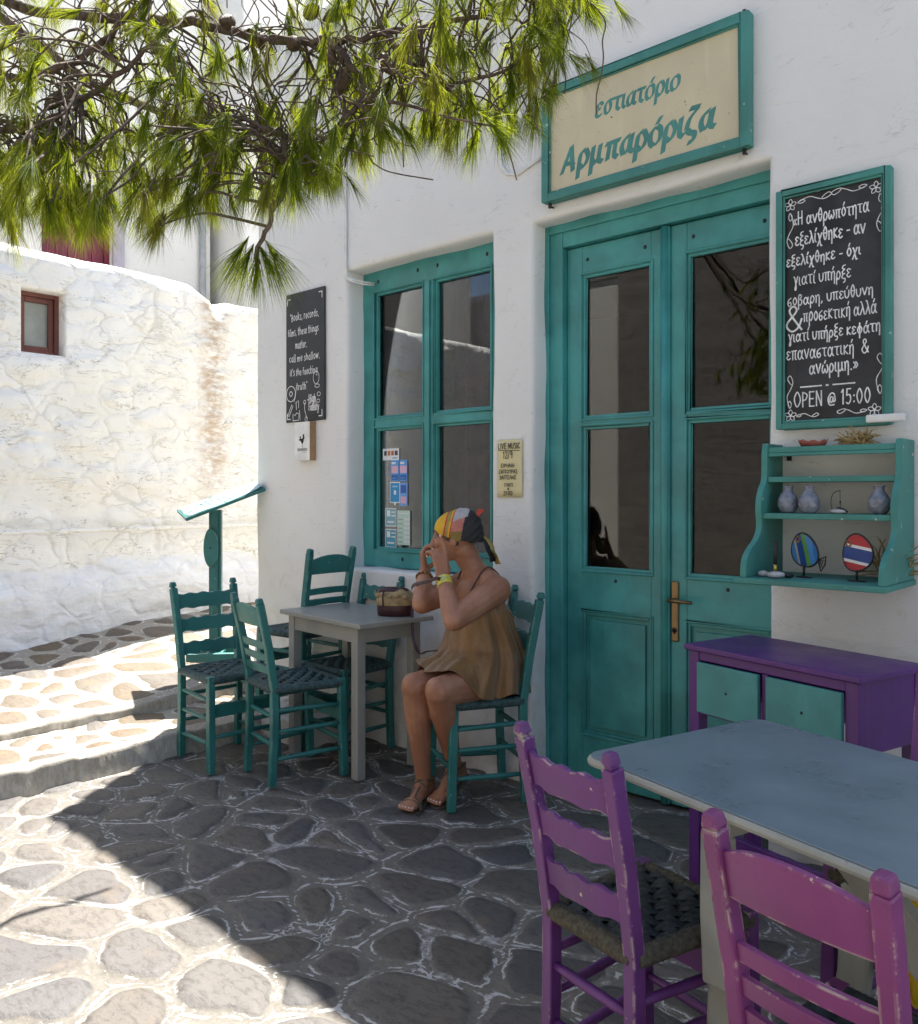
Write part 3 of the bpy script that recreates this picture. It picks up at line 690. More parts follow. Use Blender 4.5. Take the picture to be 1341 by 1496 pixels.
# ------------------------------------------------------------------ hand lettering: stroke alphabets
def parse(d):
    out = {}
    for line in d.strip().split('\n'):
        ch, wd, st = line.split('|'); out[ch] = (float(wd), [[tuple(map(float, p.split(','))) for p in s.split()] for s in st.split(';')])
    return out
GL = parse('''α|.9|.74,1 .62,.4 .35,0 .1,.2 .08,.65 .32,1 .55,.8 .68,.25 .88,.02
ν|.75|.02,1 .35,0;.35,0 .7,1
θ|.72|.36,1.55 .08,.8 .34,0 .62,.75 .36,1.55;.1,.8 .62,.8
ρ|.72|.08,-.6 .1,.55 .36,1 .64,.55 .38,0 .1,.25
ω|.98|.2,1 .05,.4 .25,0 .48,.5;.48,.5 .7,0 .92,.45 .78,1
π|.85|0,.98 .82,1;.2,1 .2,0;.6,1 .6,.15 .76,.02
ο|.74|.36,1 .08,.5 .36,0 .64,.5 .36,1
τ|.72|0,1 .7,1;.35,1 .36,.15 .55,.02
η|.72|.02,.95 .12,.75 .12,0;.12,.7 .38,1 .58,.75 .58,-.5
ε|.68|.6,.85 .3,1 .1,.78 .36,.54;.36,.54 .06,.28 .3,0 .62,.15
ξ|.66|.58,1.5 .25,1.42 .16,1.15 .52,1.02;.5,1.02 .12,.75 .22,.52 .5,.52;.3,.52 .06,.2 .2,-.02 .55,-.08 .5,-.42 .28,-.5
λ|.74|.06,1.45 .24,1.35 .68,0;.4,.85 .02,0
ι|.36|.1,1 .1,.2 .3,.02
χ|.78|.02,1 .2,.85 .52,-.45 .72,-.5;.7,1 .02,-.5
κ|.68|.1,1 .1,0;.58,1 .12,.5 .62,0
γ|.72|.02,1 .18,.85 .36,.15;.66,1 .36,.15 .2,-.4 .34,-.52 .42,-.2 .36,.15
υ|.74|.02,1 .08,.3 .34,0 .6,.3 .64,1
σ|.7|.56,1.12 .16,.85 .06,.35 .3,0 .58,.22 .44,.56 .12,.42
β|.72|.08,-.6 .08,1.15 .32,1.5 .54,1.2 .26,.85;.26,.85 .62,.55 .4,0 .1,.1
φ|.9|.42,1 .1,.5 .42,0 .76,.5 .42,1;.42,1.4 .42,-.6
μ|.82|.08,-.6 .08,1;.08,.3 .3,0 .56,.3 .58,1;.58,.4 .76,.02
Η|.9|.1,0 .1,1.5;.7,0 .7,1.5;.1,.75 .7,.75
&|1.1|1,.05 .3,1.15 .5,1.5 .7,1.2 .12,.45 .4,0 .8,.2 1,.7
«|.7|.3,.85 .05,.5 .3,.15;.6,.85 .35,.5 .6,.15
»|.7|.05,.85 .3,.5 .05,.15;.35,.85 .6,.5 .35,.15
.|.35|.12,0 .16,.08 .2,0
,|.35|.18,.1 .08,-.2
-|.6|.08,.55 .5,.55
'|.25|.12,1.5 .08,1.2
"|.4|.1,1.6 .06,1.3;.26,1.6 .22,1.3
:|.3|.12,.15 .14,.25;.12,.75 .14,.85
/|.6|.05,-.1 .5,1.6
@|1.2|.75,.75 .45,.85 .35,.4 .6,.3 .78,.8;.78,.8 .8,.35 1.02,.5 .9,1.1 .5,1.2 .12,.7 .3,.05 .9,.05
O|1.02|.5,1.5 .08,.8 .46,0 .92,.7 .5,1.5
P|.8|.1,0 .1,1.5;.1,1.5 .66,1.25 .5,.75 .1,.7
E|.8|.7,1.5 .1,1.5;.1,1.5 .1,0;.1,0 .7,0;.1,.78 .6,.78
N|.95|.1,0 .1,1.5;.1,1.5 .75,0;.75,0 .75,1.5
L|.7|.1,1.5 .1,0;.1,0 .62,0
I|.3|.12,0 .12,1.5
V|.85|.04,1.5 .38,0;.38,0 .75,1.5
M|1.1|.1,0 .14,1.5;.14,1.5 .5,.4;.5,.4 .86,1.5;.86,1.5 .9,0
U|.85|.1,1.5 .12,.4 .38,0 .66,.4 .7,1.5
S|.75|.64,1.3 .36,1.5 .1,1.2 .36,.8 .62,.45 .4,0 .06,.2
C|.8|.7,1.25 .4,1.5 .08,.75 .38,0 .72,.25
T|.8|.04,1.5 .74,1.5;.4,1.5 .4,0
A|.85|.04,0 .4,1.5;.4,1.5 .76,0;.18,.55 .62,.55
R|.82|.1,0 .1,1.5;.1,1.5 .62,1.25 .5,.8 .12,.75;.3,.75 .7,0
H|.9|.1,0 .1,1.5;.7,0 .7,1.5;.1,.75 .7,.75
Z|.8|.08,1.5 .7,1.5;.7,1.5 .06,0;.06,0 .7,0
Κ|.8|.1,0 .1,1.5;.66,1.5 .12,.75;.12,.75 .7,0
Γ|.7|.1,0 .1,1.5;.1,1.5 .62,1.5
Y|.8|.04,1.5 .4,.75;.74,1.5 .4,.75;.4,.75 .4,0
B|.8|.1,0 .1,1.5;.1,1.5 .6,1.25 .4,.8 .1,.78;.4,.8 .7,.4 .4,0 .1,0
Λ|.85|.04,0 .4,1.5;.4,1.5 .76,0
Σ|.8|.68,1.5 .1,1.5;.1,1.5 .45,.75;.45,.75 .1,0;.1,0 .7,0
F|.75|.1,0 .1,1.5;.1,1.5 .66,1.5;.1,.8 .55,.8
0|.85|.4,1.5 .08,.75 .4,0 .72,.75 .4,1.5
1|.5|.06,1.2 .28,1.5;.28,1.5 .28,0
2|.8|.1,1.2 .36,1.5 .64,1.15 .1,0;.1,0 .7,0
5|.8|.62,1.5 .16,1.5;.16,1.5 .12,.85;.12,.85 .5,.9 .62,.4 .36,0 .08,.15
9|.75|.6,1.15 .32,1.5 .1,1.1 .34,.8 .6,1.15;.6,1.2 .5,0
a|.8|.6,.9 .3,1 .08,.4 .3,0 .58,.4 .62,1;.62,1 .6,.1 .75,0
b|.75|.1,1.5 .1,0;.1,.6 .4,.95 .62,.5 .4,0 .1,.15
c|.7|.6,.85 .3,1 .08,.5 .3,0 .62,.15
d|.8|.6,1.5 .6,0;.6,.7 .3,1 .08,.5 .3,0 .6,.2
e|.72|.1,.5 .6,.55 .4,1 .1,.6 .3,0 .62,.15
f|.55|.5,1.4 .3,1.5 .22,1.1 .22,0;.02,.9 .46,.9
g|.75|.6,.9 .3,1 .1,.5 .34,.1 .6,.5;.62,1 .58,-.4 .2,-.5
h|.75|.1,1.5 .1,0;.1,.6 .36,1 .58,.7 .6,0
i|.3|.12,1 .14,0;.12,1.3 .14,1.4
k|.7|.1,1.5 .1,0;.55,1 .12,.45;.12,.45 .6,0
l|.32|.12,1.5 .12,.1 .26,0
m|1.1|.1,1 .1,0;.1,.6 .32,1 .48,.7 .48,0;.48,.6 .7,1 .88,.7 .9,0
n|.78|.1,1 .1,0;.1,.6 .36,1 .58,.7 .6,0
o|.74|.36,1 .08,.5 .36,0 .64,.5 .36,1
r|.6|.1,1 .1,0;.1,.6 .3,.95 .52,.9
s|.62|.52,.85 .28,1 .1,.75 .34,.5 .54,.25 .3,0 .06,.12
t|.55|.24,1.4 .24,.15 .46,0;.02,.95 .46,.95
u|.78|.1,1 .12,.3 .34,0 .58,.3;.6,1 .6,0
w|1|.04,1 .26,0;.26,0 .48,.8;.48,.8 .7,0;.7,0 .9,1
y|.75|.06,1 .34,.15;.64,1 .2,-.5 .06,-.45''')
ACC = {'ό':'ο','ί':'ι','ή':'η','ύ':'υ','ά':'α','ώ':'ω'}
for k_, v_ in ACC.items():
    wd, st = GL[v_]; GL[k_] = (wd, st + [[(wd*.42, 1.22), (wd*.42+.16, 1.55)]])
for up, lo in (('Ε','E'),('Ι','I'),('Ρ','P'),('Ν','N'),('Ζ','Z'),('Α','A'),('Ο','O'),('Υ','Y'),('Β','B')): GL[up] = GL[lo]
def smooth(pts, k=5):
    if len(pts) < 3: return [Vector(p) for p in pts]
    P = [Vector(p) for p in pts]; closed = (P[0]-P[-1]).length < 1e-6; out = []
    for i in range(len(P)-1):
        p0 = P[i-1] if i else (P[-2] if closed else P[0]); p3 = P[i+2] if i+2 < len(P) else (P[1] if closed else P[-1]); p1, p2 = P[i], P[i+1]
        for j in range(k):
            t = j/k; out.append(.5*((2*p1)+(p2-p0)*t+(2*p0-5*p1+4*p2-p3)*t*t+(3*p1-p0-3*p2+p3)*t**3))
    return out + [P[-1]]
class Pen:
    """chalk or brush strokes laid on a vertical board facing -Y"""
    def __init__(s, y): s.mb = MB(); s.y = y; s.i = 0
    def stroke(s, pts, wd, m=0, nib=None):
        n = len(pts); vs = []; s.i += 1
        for i, p in enumerate(pts):
            d = (pts[min(i+1,n-1)]-pts[max(i-1,0)]); d = d.normalized() if d.length > 1e-9 else Vector((1,0))
            h = Vector((-d.y, d.x))*wd/2
            if nib:
                q = Vector(nib); q = q if q.dot(h) > 0 else -q; h = h*.55 + q*wd*.5
            e = d*wd*.3*(-1 if i == 0 else 1 if i == n-1 else 0)
            y = s.y - .0004 - (s.i % 9)*.00006 - .0002*i/max(n-1,1)
            for sg in (1, -1): vs.append((p.x+e.x+sg*h.x, y, p.y+e.y+sg*h.y))
        s.mb.add(vs, [(2*i, 2*i+1, 2*i+3, 2*i+2) for i in range(n-1)], m)
    def text(s, txt, x, z, h, wd, width=None, rise=0, jit=.03, glyphs=GL, nib=None, shear=0, m=0, gap=.12):
        adv = sum(.45 if c == ' ' else glyphs[c][0]+gap for c in txt); k = h if width is None else width/adv
        rnd = random.Random(len(txt)*7+int(abs(x)*1000)); cx = 0
        for c in txt:
            if c == ' ': cx += .45; continue
            gw, st = glyphs[c]; dz = rnd.uniform(-jit, jit); sc = 1+rnd.uniform(-jit, jit)
            for q in st:
                pts = [Vector((x+(cx+px+shear*py)*k, z+(py*sc+dz)*h+rise*(cx+px)*k)) for px, py in q]
                s.stroke(smooth(pts), wd, m, nib)
            cx += gw+gap
    def build(s, name, mat, parent): return s.mb.build(name, mat, parent)

# ------------------------------------------------------------------ restaurant sign
SG = parse('''ε|.78|.62,.86 .42,1.02 .16,.9 .14,.7;.34,.56 .12,.42 .1,.14 .3,-.02 .6,.08;.2,.54 .42,.56
σ|.9|.86,.97 .46,.97;.36,.98 .1,.6 .2,.08;.3,0 .56,.1 .66,.5 .52,.88
τ|.78|.02,.96 .72,.96;.36,.8 .36,.2 .6,.0
ι|.4|.12,1 .12,.2 .32,0
α|.92|.5,1 .2,.8 .1,.4 .24,.04;.36,.0 .58,.3 .64,.9;.72,1 .68,.2 .9,.04
ο|.86|.34,1 .1,.7 .12,.22 .3,.0;.46,0 .72,.3 .7,.8 .5,1
ό|.86|.34,1 .1,.7 .12,.22 .3,.0;.46,0 .72,.3 .7,.8 .5,1;.42,1.2 .6,1.5
ρ|.88|.14,-.55 .14,.3;.14,.42 .2,.85 .44,1;.56,.96 .74,.6 .62,.15 .4,.0 .26,.1
Α|1.1|.06,-.04 .3,.72;.36,.86 .56,1.42;.56,1.42 .86,.0;.3,.46 .6,.46
μ|1.0|.14,-.55 .14,.3;.14,.42 .16,1;.16,.25 .36,0 .56,.25;.64,1 .62,.2 .86,.02
π|1.0|.04,.92 .92,.96;.26,.84 .22,.02;.66,.84 .66,.2 .86,.02
ζ|.8|.2,1.42 .66,1.4;.6,1.3 .2,.85 .1,.4;.14,.26 .36,.08 .62,-.02 .6,-.36 .34,-.46''')
sg = thing('restaurant_sign', 'cream rectangular sign in green frame reading εστιατόριο Αρμπαρόριζα above the door', 'sign', (0,0,0))
sx0, sx1, sz0, sz1 = -2.325, -1.345, 2.685, 3.20
mb = MB(); mb.box((sx0+.02, YW-.038, sz0+.02), (sx1-.02, YW-.012, sz1-.02)); mb.build('panel', M['cream'], sg)
mb = MB(); rect_frame(mb, sx0, sx1, sz0, sz1, YW-.055, YW-.008, .036); rect_frame(mb, sx0+.036, sx1-.036, sz0+.036, sz1-.036, YW-.047, YW-.0385, .008)
mb.build('frame', M['teal_sign'], sg, bevel=.003)
for x_ in (sx0+.028, sx1-.03):
    for z_, d_ in ((sz0, -1), (sz1, 1)):
        if d_ == 1 and x_ < -2: pass
        mb = MB(); mb.box((x_-.006, YW-.03, z_ if d_ > 0 else z_-.022), (x_+.006, YW-.018, z_+.022 if d_ > 0 else z_)); mb.tube([(x_, YW-.024, z_+d_*.014), (x_, YW+.02, z_+d_*.014)], .004, 6)
        mb.build('hook', M['black'], sg)
pn = Pen(YW-.038)
pn.text('εστιατόριο', -2.045, 3.000, .055, .0115, width=.405, glyphs=SG, nib=(.75,.55), shear=.16, jit=.02, gap=.02)
pn.text('Αρμπαρόριζα', -2.225, 2.800, .072, .018, width=.735, glyphs=SG, nib=(.75,.55), shear=.16, jit=.02, gap=.04)
pn.build('lettering', M['sign_ink'], sg)

# ------------------------------------------------------------------ big chalkboard
cb = thing('chalkboard', 'large green framed chalkboard with a handwritten Greek quote and OPEN @ 15:00', 'chalkboard', (0,0,0))
bx0, bx1, bz0, bz1 = -1.247, -.848, 1.592, 2.482
mb = MB(); mb.box((bx0+.02, YW-.026, bz0+.02), (bx1-.02, YW-.012, bz1-.02)); mb.build('board', M['chalkboard'], cb)
mb = MB(); rect_frame(mb, bx0, bx1, bz0, bz1, YW-.042, YW-.006, .022); rect_frame(mb, bx0+.022, bx1-.022, bz0+.022, bz1-.022, YW-.036, YW-.0265, .009)
mb.build('frame', M['teal_sign'], cb, bevel=.003)
mb = MB(); mb.box((-.925, YW-.062, 1.598), (-.80, YW-.0425, 1.626)); mb.build('corner_block', M['white'], cb, bevel=.006)
pn = Pen(YW-.026); hh = .0315; wd = .0047
LN = [('«Η ανθρωπότητα', 2.345, -1.188, .268), ('εξελίχθηκε - αν', 2.272, -1.180, .248), ('εξελίχθηκε - όχι', 2.197, -1.212, .265), ('γιατί υπήρξε', 2.122, -1.185, .205),
      ('σοβαρη, υπεύθυνη', 2.050, -1.208, .302), ('προσεκτική αλλά', 1.985, -1.150, .255), ('γιατί υπήρξε κεφάτη', 1.915, -1.205, .322), ('επαναστατική  &', 1.850, -1.212, .292), ('ανώριμη.»', 1.790, -1.128, .172)]
for t_, z_, x_, w_ in LN: pn.text(t_, x_, z_, hh*(.86 if len(t_) > 15 else 1), wd*random.uniform(.85,1.1), width=w_, jit=.07, rise=random.uniform(-.012,.02))
pn.text('&', -1.218, 1.955, .062, .007)
for a_, b_ in ((-1.16,-1.085), (-1.045,-.97)): pn.stroke([Vector((a_,1.745)), Vector((b_,1.745))], .005)
pn.stroke([Vector((-1.068,1.745)), Vector((-1.062,1.745))], .006)
pn.text('OPEN @ 15:00', -1.185, 1.672, .036, .0046, width=.272)
fl = lambda cx, cz: [pn.stroke(smooth([Vector((cx,cz)), Vector((cx+.014*math.cos(a-.5), cz+.014*math.sin(a-.5))), Vector((cx+.022*math.cos(a), cz+.022*math.sin(a))), Vector((cx+.014*math.cos(a+.5), cz+.014*math.sin(a+.5))), Vector((cx,cz))], 3), .0028) for a in np.arange(.3, 6.5, 1.257)]
for cx_, cz_ in ((-1.197,2.425),(-.90,2.42),(-1.197,1.642),(-.905,1.645)): fl(cx_, cz_)
def swirl(x_, z_, ux, uz, L):
    vx, vz = -uz, ux
    q = [(0,0),(.12,.05),(.22,.0),(.12,-.05),(0,0),(.35,.08),(.6,-.04),(.8,-.10),(1,-.02),(.92,.06),(.78,0),(.72,-.06)]
    pn.stroke(smooth([Vector((x_+(a*ux+b*vx)*L, z_+(a*uz+b*vz)*L)) for a, b in q], 4), .003)
swirl(-1.17,2.43,1,.05,.12); swirl(-.93,2.435,-1,.0,.12); swirl(-1.197,2.395,.0,-1,.13); swirl(-.885,2.395,0,-1,.13)
swirl(-1.20,1.67,0,1,.12); swirl(-.888,1.70,0,1,.14); swirl(-1.175,1.64,1,.02,.08); swirl(-.93,1.645,-1,0,.10)
pn.build('lettering', M['chalk'], cb)

# ------------------------------------------------------------------ small slate board and the box under it
sb = thing('slate_board', 'small dark unframed board with white quote about books, records and films', 'chalkboard', (0,0,0))
mb = MB(); mb.box((-4.305, YW-.016, 1.79), (-3.935, YW-.004, 2.578)); mb.build('board', M['slate'], sb, bevel=.002)
pn = Pen(YW-.016)
for t_, x_, z_, w_ in (('"Books, records,', -4.262, 2.41, .28), ('films, these things', -4.285, 2.318, .30), ('matter.', -4.21, 2.238, .115), ('call me shallow.', -4.272, 2.158, .30), ("it's the foocking", -4.265, 2.073, .27), ('truth"', -4.20, 1.985, .11)):
    pn.text(t_, x_, z_, .029, .0042, width=w_, jit=.09)
pn.text('-High', -4.095, 1.90, .032, .0055, width=.085); pn.text('Fidelity', -4.08, 1.852, .03, .005, width=.10)
for (cx_, cz_, r_) in ((-4.255,1.965,.045),(-4.255,1.965,.014)): pn.stroke([Vector((cx_+r_*math.cos(a), cz_+r_*1.05*math.sin(a))) for a in np.linspace(0, 6.3, 22)], .005)
pn.stroke(smooth([Vector(p) for p in ((-4.225,1.915),(-4.21,1.95),(-4.20,2.01))]), .004)
for q in ([(-4.285,1.835),(-4.245,1.90),(-4.235,1.89),(-4.275,1.825),(-4.285,1.835)], [(-4.205,1.91),(-4.20,1.865)], [(-4.205,1.91),(-4.18,1.92),(-4.178,1.875)], [(-4.235,1.80),(-4.235,1.84),(-4.215,1.83),(-4.20,1.845),(-4.175,1.84),(-4.18,1.80),(-4.235,1.80)], [(-4.17,1.86),(-4.165,1.80)], [(-4.12,1.90),(-4.12,1.86),(-4.10,1.81),(-4.105,1.80)]):
    pn.stroke([Vector(p) for p in q], .0045)
for (cx_, cz_, rx_, rz_) in ((-4.01,2.045,.028,.038),(-3.985,1.945,.015,.012),(-4.0,1.995,.022,.010),(-3.99,1.905,.014,.010),(-4.105,1.803,.012,.014),(-4.12,1.905,.010,.012)): pn.stroke([Vector((cx_+rx_*math.cos(a), cz_+rz_*math.sin(a))) for a in np.linspace(0, 6.3, 16)], .0035)
for cx_, cz_, sx_, sz_ in ((-4.29,2.545,1,-1),(-3.955,2.55,-1,-1),(-4.29,1.81,1,1),(-3.955,1.815,-1,1)):
    pn.stroke([Vector((cx_+sx_*.03, cz_)), Vector((cx_, cz_))], .006); pn.stroke([Vector((cx_, cz_+sz_*.035)), Vector((cx_, cz_))], .006)
pn.build('lettering', M['chalk'], sb)
bx = thing('logo_box', 'shallow white wall box with a black rooster emblem below the small slate board', 'sign', (0,0,0))
mb = MB(); mb.box((-4.175, YW-.045, 1.553), (-4.032, YW-.002, 1.782)); mb.build('box', M['cardboard'], bx, bevel=.001)
mb = MB(); mb.box((-4.176, YW-.048, 1.552), (-4.034, YW-.0455, 1.783)); mb.build('front', M['white'], bx)
pn = Pen(YW-.048)
roost = [(-4.118,1.668),(-4.112,1.660),(-4.10,1.648),(-4.092,1.660),(-4.086,1.678),(-4.078,1.688),(-4.084,1.695),(-4.083,1.706),(-4.092,1.712),(-4.098,1.704),(-4.096,1.690),(-4.104,1.682),(-4.112,1.684),(-4.120,1.700),(-4.130,1.694),(-4.122,1.684),(-4.134,1.680),(-4.136,1.668),(-4.126,1.674)]
pn.mb.add([(x_, YW-.0484, z_) for x_, z_ in roost], [tuple(range(len(roost)))]); pn.stroke([Vector((-4.102,1.652)), Vector((-4.102,1.634)), Vector((-4.094,1.632))], .003)
pn.text('THE ROOSTERS', -4.15, 1.610, .0095, .0022, width=.098, jit=0); pn.stroke([Vector((-4.10,1.60)), Vector((-4.06,1.60))], .0016)
pn.build('lettering', M['ink'], bx)

# ------------------------------------------------------------------ live music poster
po = thing('poster', 'yellow paper live music poster taped to the wall between window and door', 'poster', (0,0,0))
mb = MB(); n_ = 8
vs = [(-2.622+.154*i/n_, YW-.010-.002*math.sin(i*1.3+j)-.006*(j == 8)*(i/n_), 1.335+.277*j/8) for j in range(9) for i in range(n_+1)]
mb.add(vs, [(j*(n_+1)+i, j*(n_+1)+i+1, (j+1)*(n_+1)+i+1, (j+1)*(n_+1)+i) for j in range(8) for i in range(n_)], 0, True)
pa = mb.build('paper', M['paper'], po); sm_ = pa.modifiers.new('thick', 'SOLIDIFY'); sm_.thickness = .0008
pn = Pen(YW-.0145)
pn.text('LIVE MUSIC', -2.612, 1.568, .018, .0036, width=.135); pn.stroke([Vector((-2.612,1.561)), Vector((-2.48,1.558))], .003)
pn.text('12/9', -2.583, 1.522, .022, .0036, width=.062)
pn.text('ΕΙΡΗΝΗ', -2.595, 1.478, .012, .0028, width=.085); pn.text('ΖΑΓΚΟΥΡΑΣ', -2.608, 1.45, .012, .0028, width=.115); pn.text('ΒΑΓΓΕΛΗΣ', -2.602, 1.422, .012, .0028, width=.10)
pn.text('STARTS', -2.575, 1.387, .010, .0024, width=.055); pn.text('@', -2.555, 1.370, .009, .002); pn.text('21:00', -2.58, 1.345, .013, .003, width=.058)
pn.build('lettering', M['ink'], po)

# ------------------------------------------------------------------ hanging wall shelf
sh = thing('wall_shelf', 'green wooden wall shelf with scrolled sides hung right of the door', 'shelf', (0,0,0))
def side_poly(x_):
    front = [(.150,1.06),(.335,1.06),(.335,1.075),(.325,1.12),(.29,1.155),(.235,1.185),(.205,1.215),(.198,1.25),(.205,1.29),(.200,1.33),(.18,1.37),(.155,1.40),(.15,1.44),(.148,1.50),(.138,1.535)]
    pts = [(0,1.06)] + [(a, b) for a, b in smooth2(front)] + [(0,1.535)]
    return [(YW-.004-a, b) for a, b in pts]
def smooth2(p): return [tuple(q) for q in ([Vector(p[0]), Vector(p[1])] + smooth(p[2:], 4))]
for x_ in (-1.256, -.806):
    mb = MB(); mb.prism(side_poly(x_), (x_, 0, 0), (0,1,0), (0,0,1), (.022,0,0)); mb.build('side_panel', M['teal_sign'], sh, bevel=.0025)
for z_, dp in ((1.500,.140),(1.393,.145),(1.262,.19)):
    mb = MB(); mb.box((-1.234, YW-.004-dp, z_), (-.806, YW-.004, z_+.020)); mb.build('shelf_board', M['teal_sign'], sh, bevel=.0025)
mb = MB(); mb.box((-1.234, YW-.145, 1.487), (-.806, YW-.128, 1.4995)); mb.build('rail', M['teal_sign'], sh, bevel=.002)
mb = MB(); mb.box((-1.275, YW-.352, 1.040), (-.778, YW-.004, 1.0598)); mb.build('shelf_board', M['teal_sign'], sh, bevel=.003)
for x_ in (-1.21,):
    mb = MB(); mb.box((x_-.008, YW-.008, 1.475), (x_+.008, YW-.001, 1.498)); mb.build('hanger', M['black'], sh)
    mb = MB(); mb.box((x_-.01, YW-.06, 1.012), (x_+.01, YW-.05, 1.0395)); mb.build('hanger', M['black'], sh)

# things on the shelf
cer = flat('blue_grey_ceramic', (.19,.205,.245), .25, .25, 40)
def vase(x_, y_, z_, label):
    t_ = thing('vase', label, 'vase', (x_, y_, z_), 0, 'small dimpled vases on the wall shelf')
    mb = MB(); N_, L_ = 40, 26
    prof = [(0.0,.0),(.018,.0),(.026,.006),(.0345,.022),(.036,.036),(.033,.052),(.024,.068),(.0165,.078),(.0155,.086),(.0185,.095),(.0165,.096),(.0135,.086)]
    pp_ = smooth(prof, 4); vs = []
    for i, q in enumerate(pp_):
        for j in range(N_):
            a = 2*math.pi*j/N_; k = math.cos(a*9)*math.cos((q.y)/.011*math.pi+ (0)) if .008 < q.y < .075 else 0
            r = q.x*(1-.10*max(0, math.cos(a*9+(math.pi if int(q.y/.0125)%2 else 0)))*abs(math.sin(q.y/.0125*math.pi)) if .008 < q.y < .075 else 1)
            vs.append((r*math.cos(a), r*math.sin(a), q.y))
    n = len(pp_); mb.add(vs, [(i*N_+j, i*N_+(j+1)%N_, (i+1)*N_+(j+1)%N_, (i+1)*N_+j) for i in range(n-1) for j in range(N_)], 0, True)
    mb.build('body', cer, t_)
    mb = MB(); mb.lathe([(.0135,.0855),(.012,.0845)], 20); mb.build('mouth', M['dark'], t_)
    return t_
v1 = vase(-1.165, YW-.135, 1.283, 'leftmost blue grey dimpled vase on the wall shelf')
dup(v1, (-1.085, YW-.15, 1.283), .5, 'middle blue grey dimpled vase, right of its twin on the shelf')
dup(v1, (-.858, YW-.14, 1.283), 1.1, 'blue grey dimpled vase alone at the right end of shelf')
pebble = flat('pebble', (.42,.42,.42), .6, .25, 30)
wr = thing('wire_figure', 'tiny wire sailing boat figure standing on a pebble on the shelf', 'ornament', (-.985, YW-.15, 1.2825))
mb = MB(); mb.ell((0,0,.008), (.032,.018,.009), 14); mb.build('pebble', pebble, wr)
mb = MB(); mb.tube(smooth([(-.022,0,.014),(-.026,0,.045),(-.018,0,.07),(.0,0,.079),(.006,0,.078)], 5), .0014, 6); mb.tube([(.004,0,.078),(.005,0,.02)], .0010, 5); mb.ell((.005,0,.04), (.003,.002,.006), 8)
mb.tube([(-.004,-.004,.022),(.022,-.012,.016),(.034,-.01,.006)], .0025, 6); mb.build('wire', M['black'], wr)
cl = flat('terracotta', (.36,.10,.07), .8, .25, 30)
dsh = thing('terracotta_dish', 'small red terracotta dish with a ragged rim on top of shelf', 'dish', (-1.10, YW-.07, 1.520))
mb = MB(); N_ = 40; vs = []
for i, (r, z_) in enumerate(((.0,.0),(.038,.0),(.048,.018),(.050,.024),(.046,.022),(.034,.006),(0,.005))):
    for j in range(N_):
        a = 2*math.pi*j/N_; zz = z_ + (.006*math.sin(a*5)*math.sin(a*3+1) if i in (2,3,4) else 0); vs.append((r*1.05*math.cos(a), r*.7*math.sin(a), zz))
mb.add(vs, [(i*N_+j, i*N_+(j+1)%N_, (i+1)*N_+(j+1)%N_, (i+1)*N_+j) for i in range(6) for j in range(N_)], 0, True); mb.build('bowl', cl, dsh)
straw = flat('dried_straw', (.34,.24,.10), .85, .4, 60)
def dried(name, label, loc, n, L, up, seed):
    t_ = thing(name, label, 'dried plant', loc); mb = MB(); R_ = random.Random(seed)
    for i in range(n):
        a = R_.uniform(0, 6.28); p = Vector((R_.uniform(-.03,.03), R_.uniform(-.015,.015), .003)); d = Vector((math.cos(a), .45*math.sin(a), R_.uniform(.1, up))).normalized()
        pts = [p]; 
        for k in range(5): d = (d+Vector((R_.uniform(-.5,.5), R_.uniform(-.3,.3), R_.uniform(-.55,.2)))).normalized(); q = pts[-1]+d*L*R_.uniform(.6,1.2)/5; q.z = max(q.z, .003); pts.append(q)
        mb.tube(pts, [.0022,.0024,.003,.003,.002,.001], 5)
    mb.build('stems', straw, t_); return t_
dried('dried_flowers', 'tangled straw coloured dried flower bunch on top of the shelf', (-.945, YW-.08, 1.5202), 90, .075, 1.3, 3)
dried('dried_herb', 'dried olive coloured sprig leaning behind the red fish', (-.838, YW-.05, 1.0602), 34, .15, 5, 8)
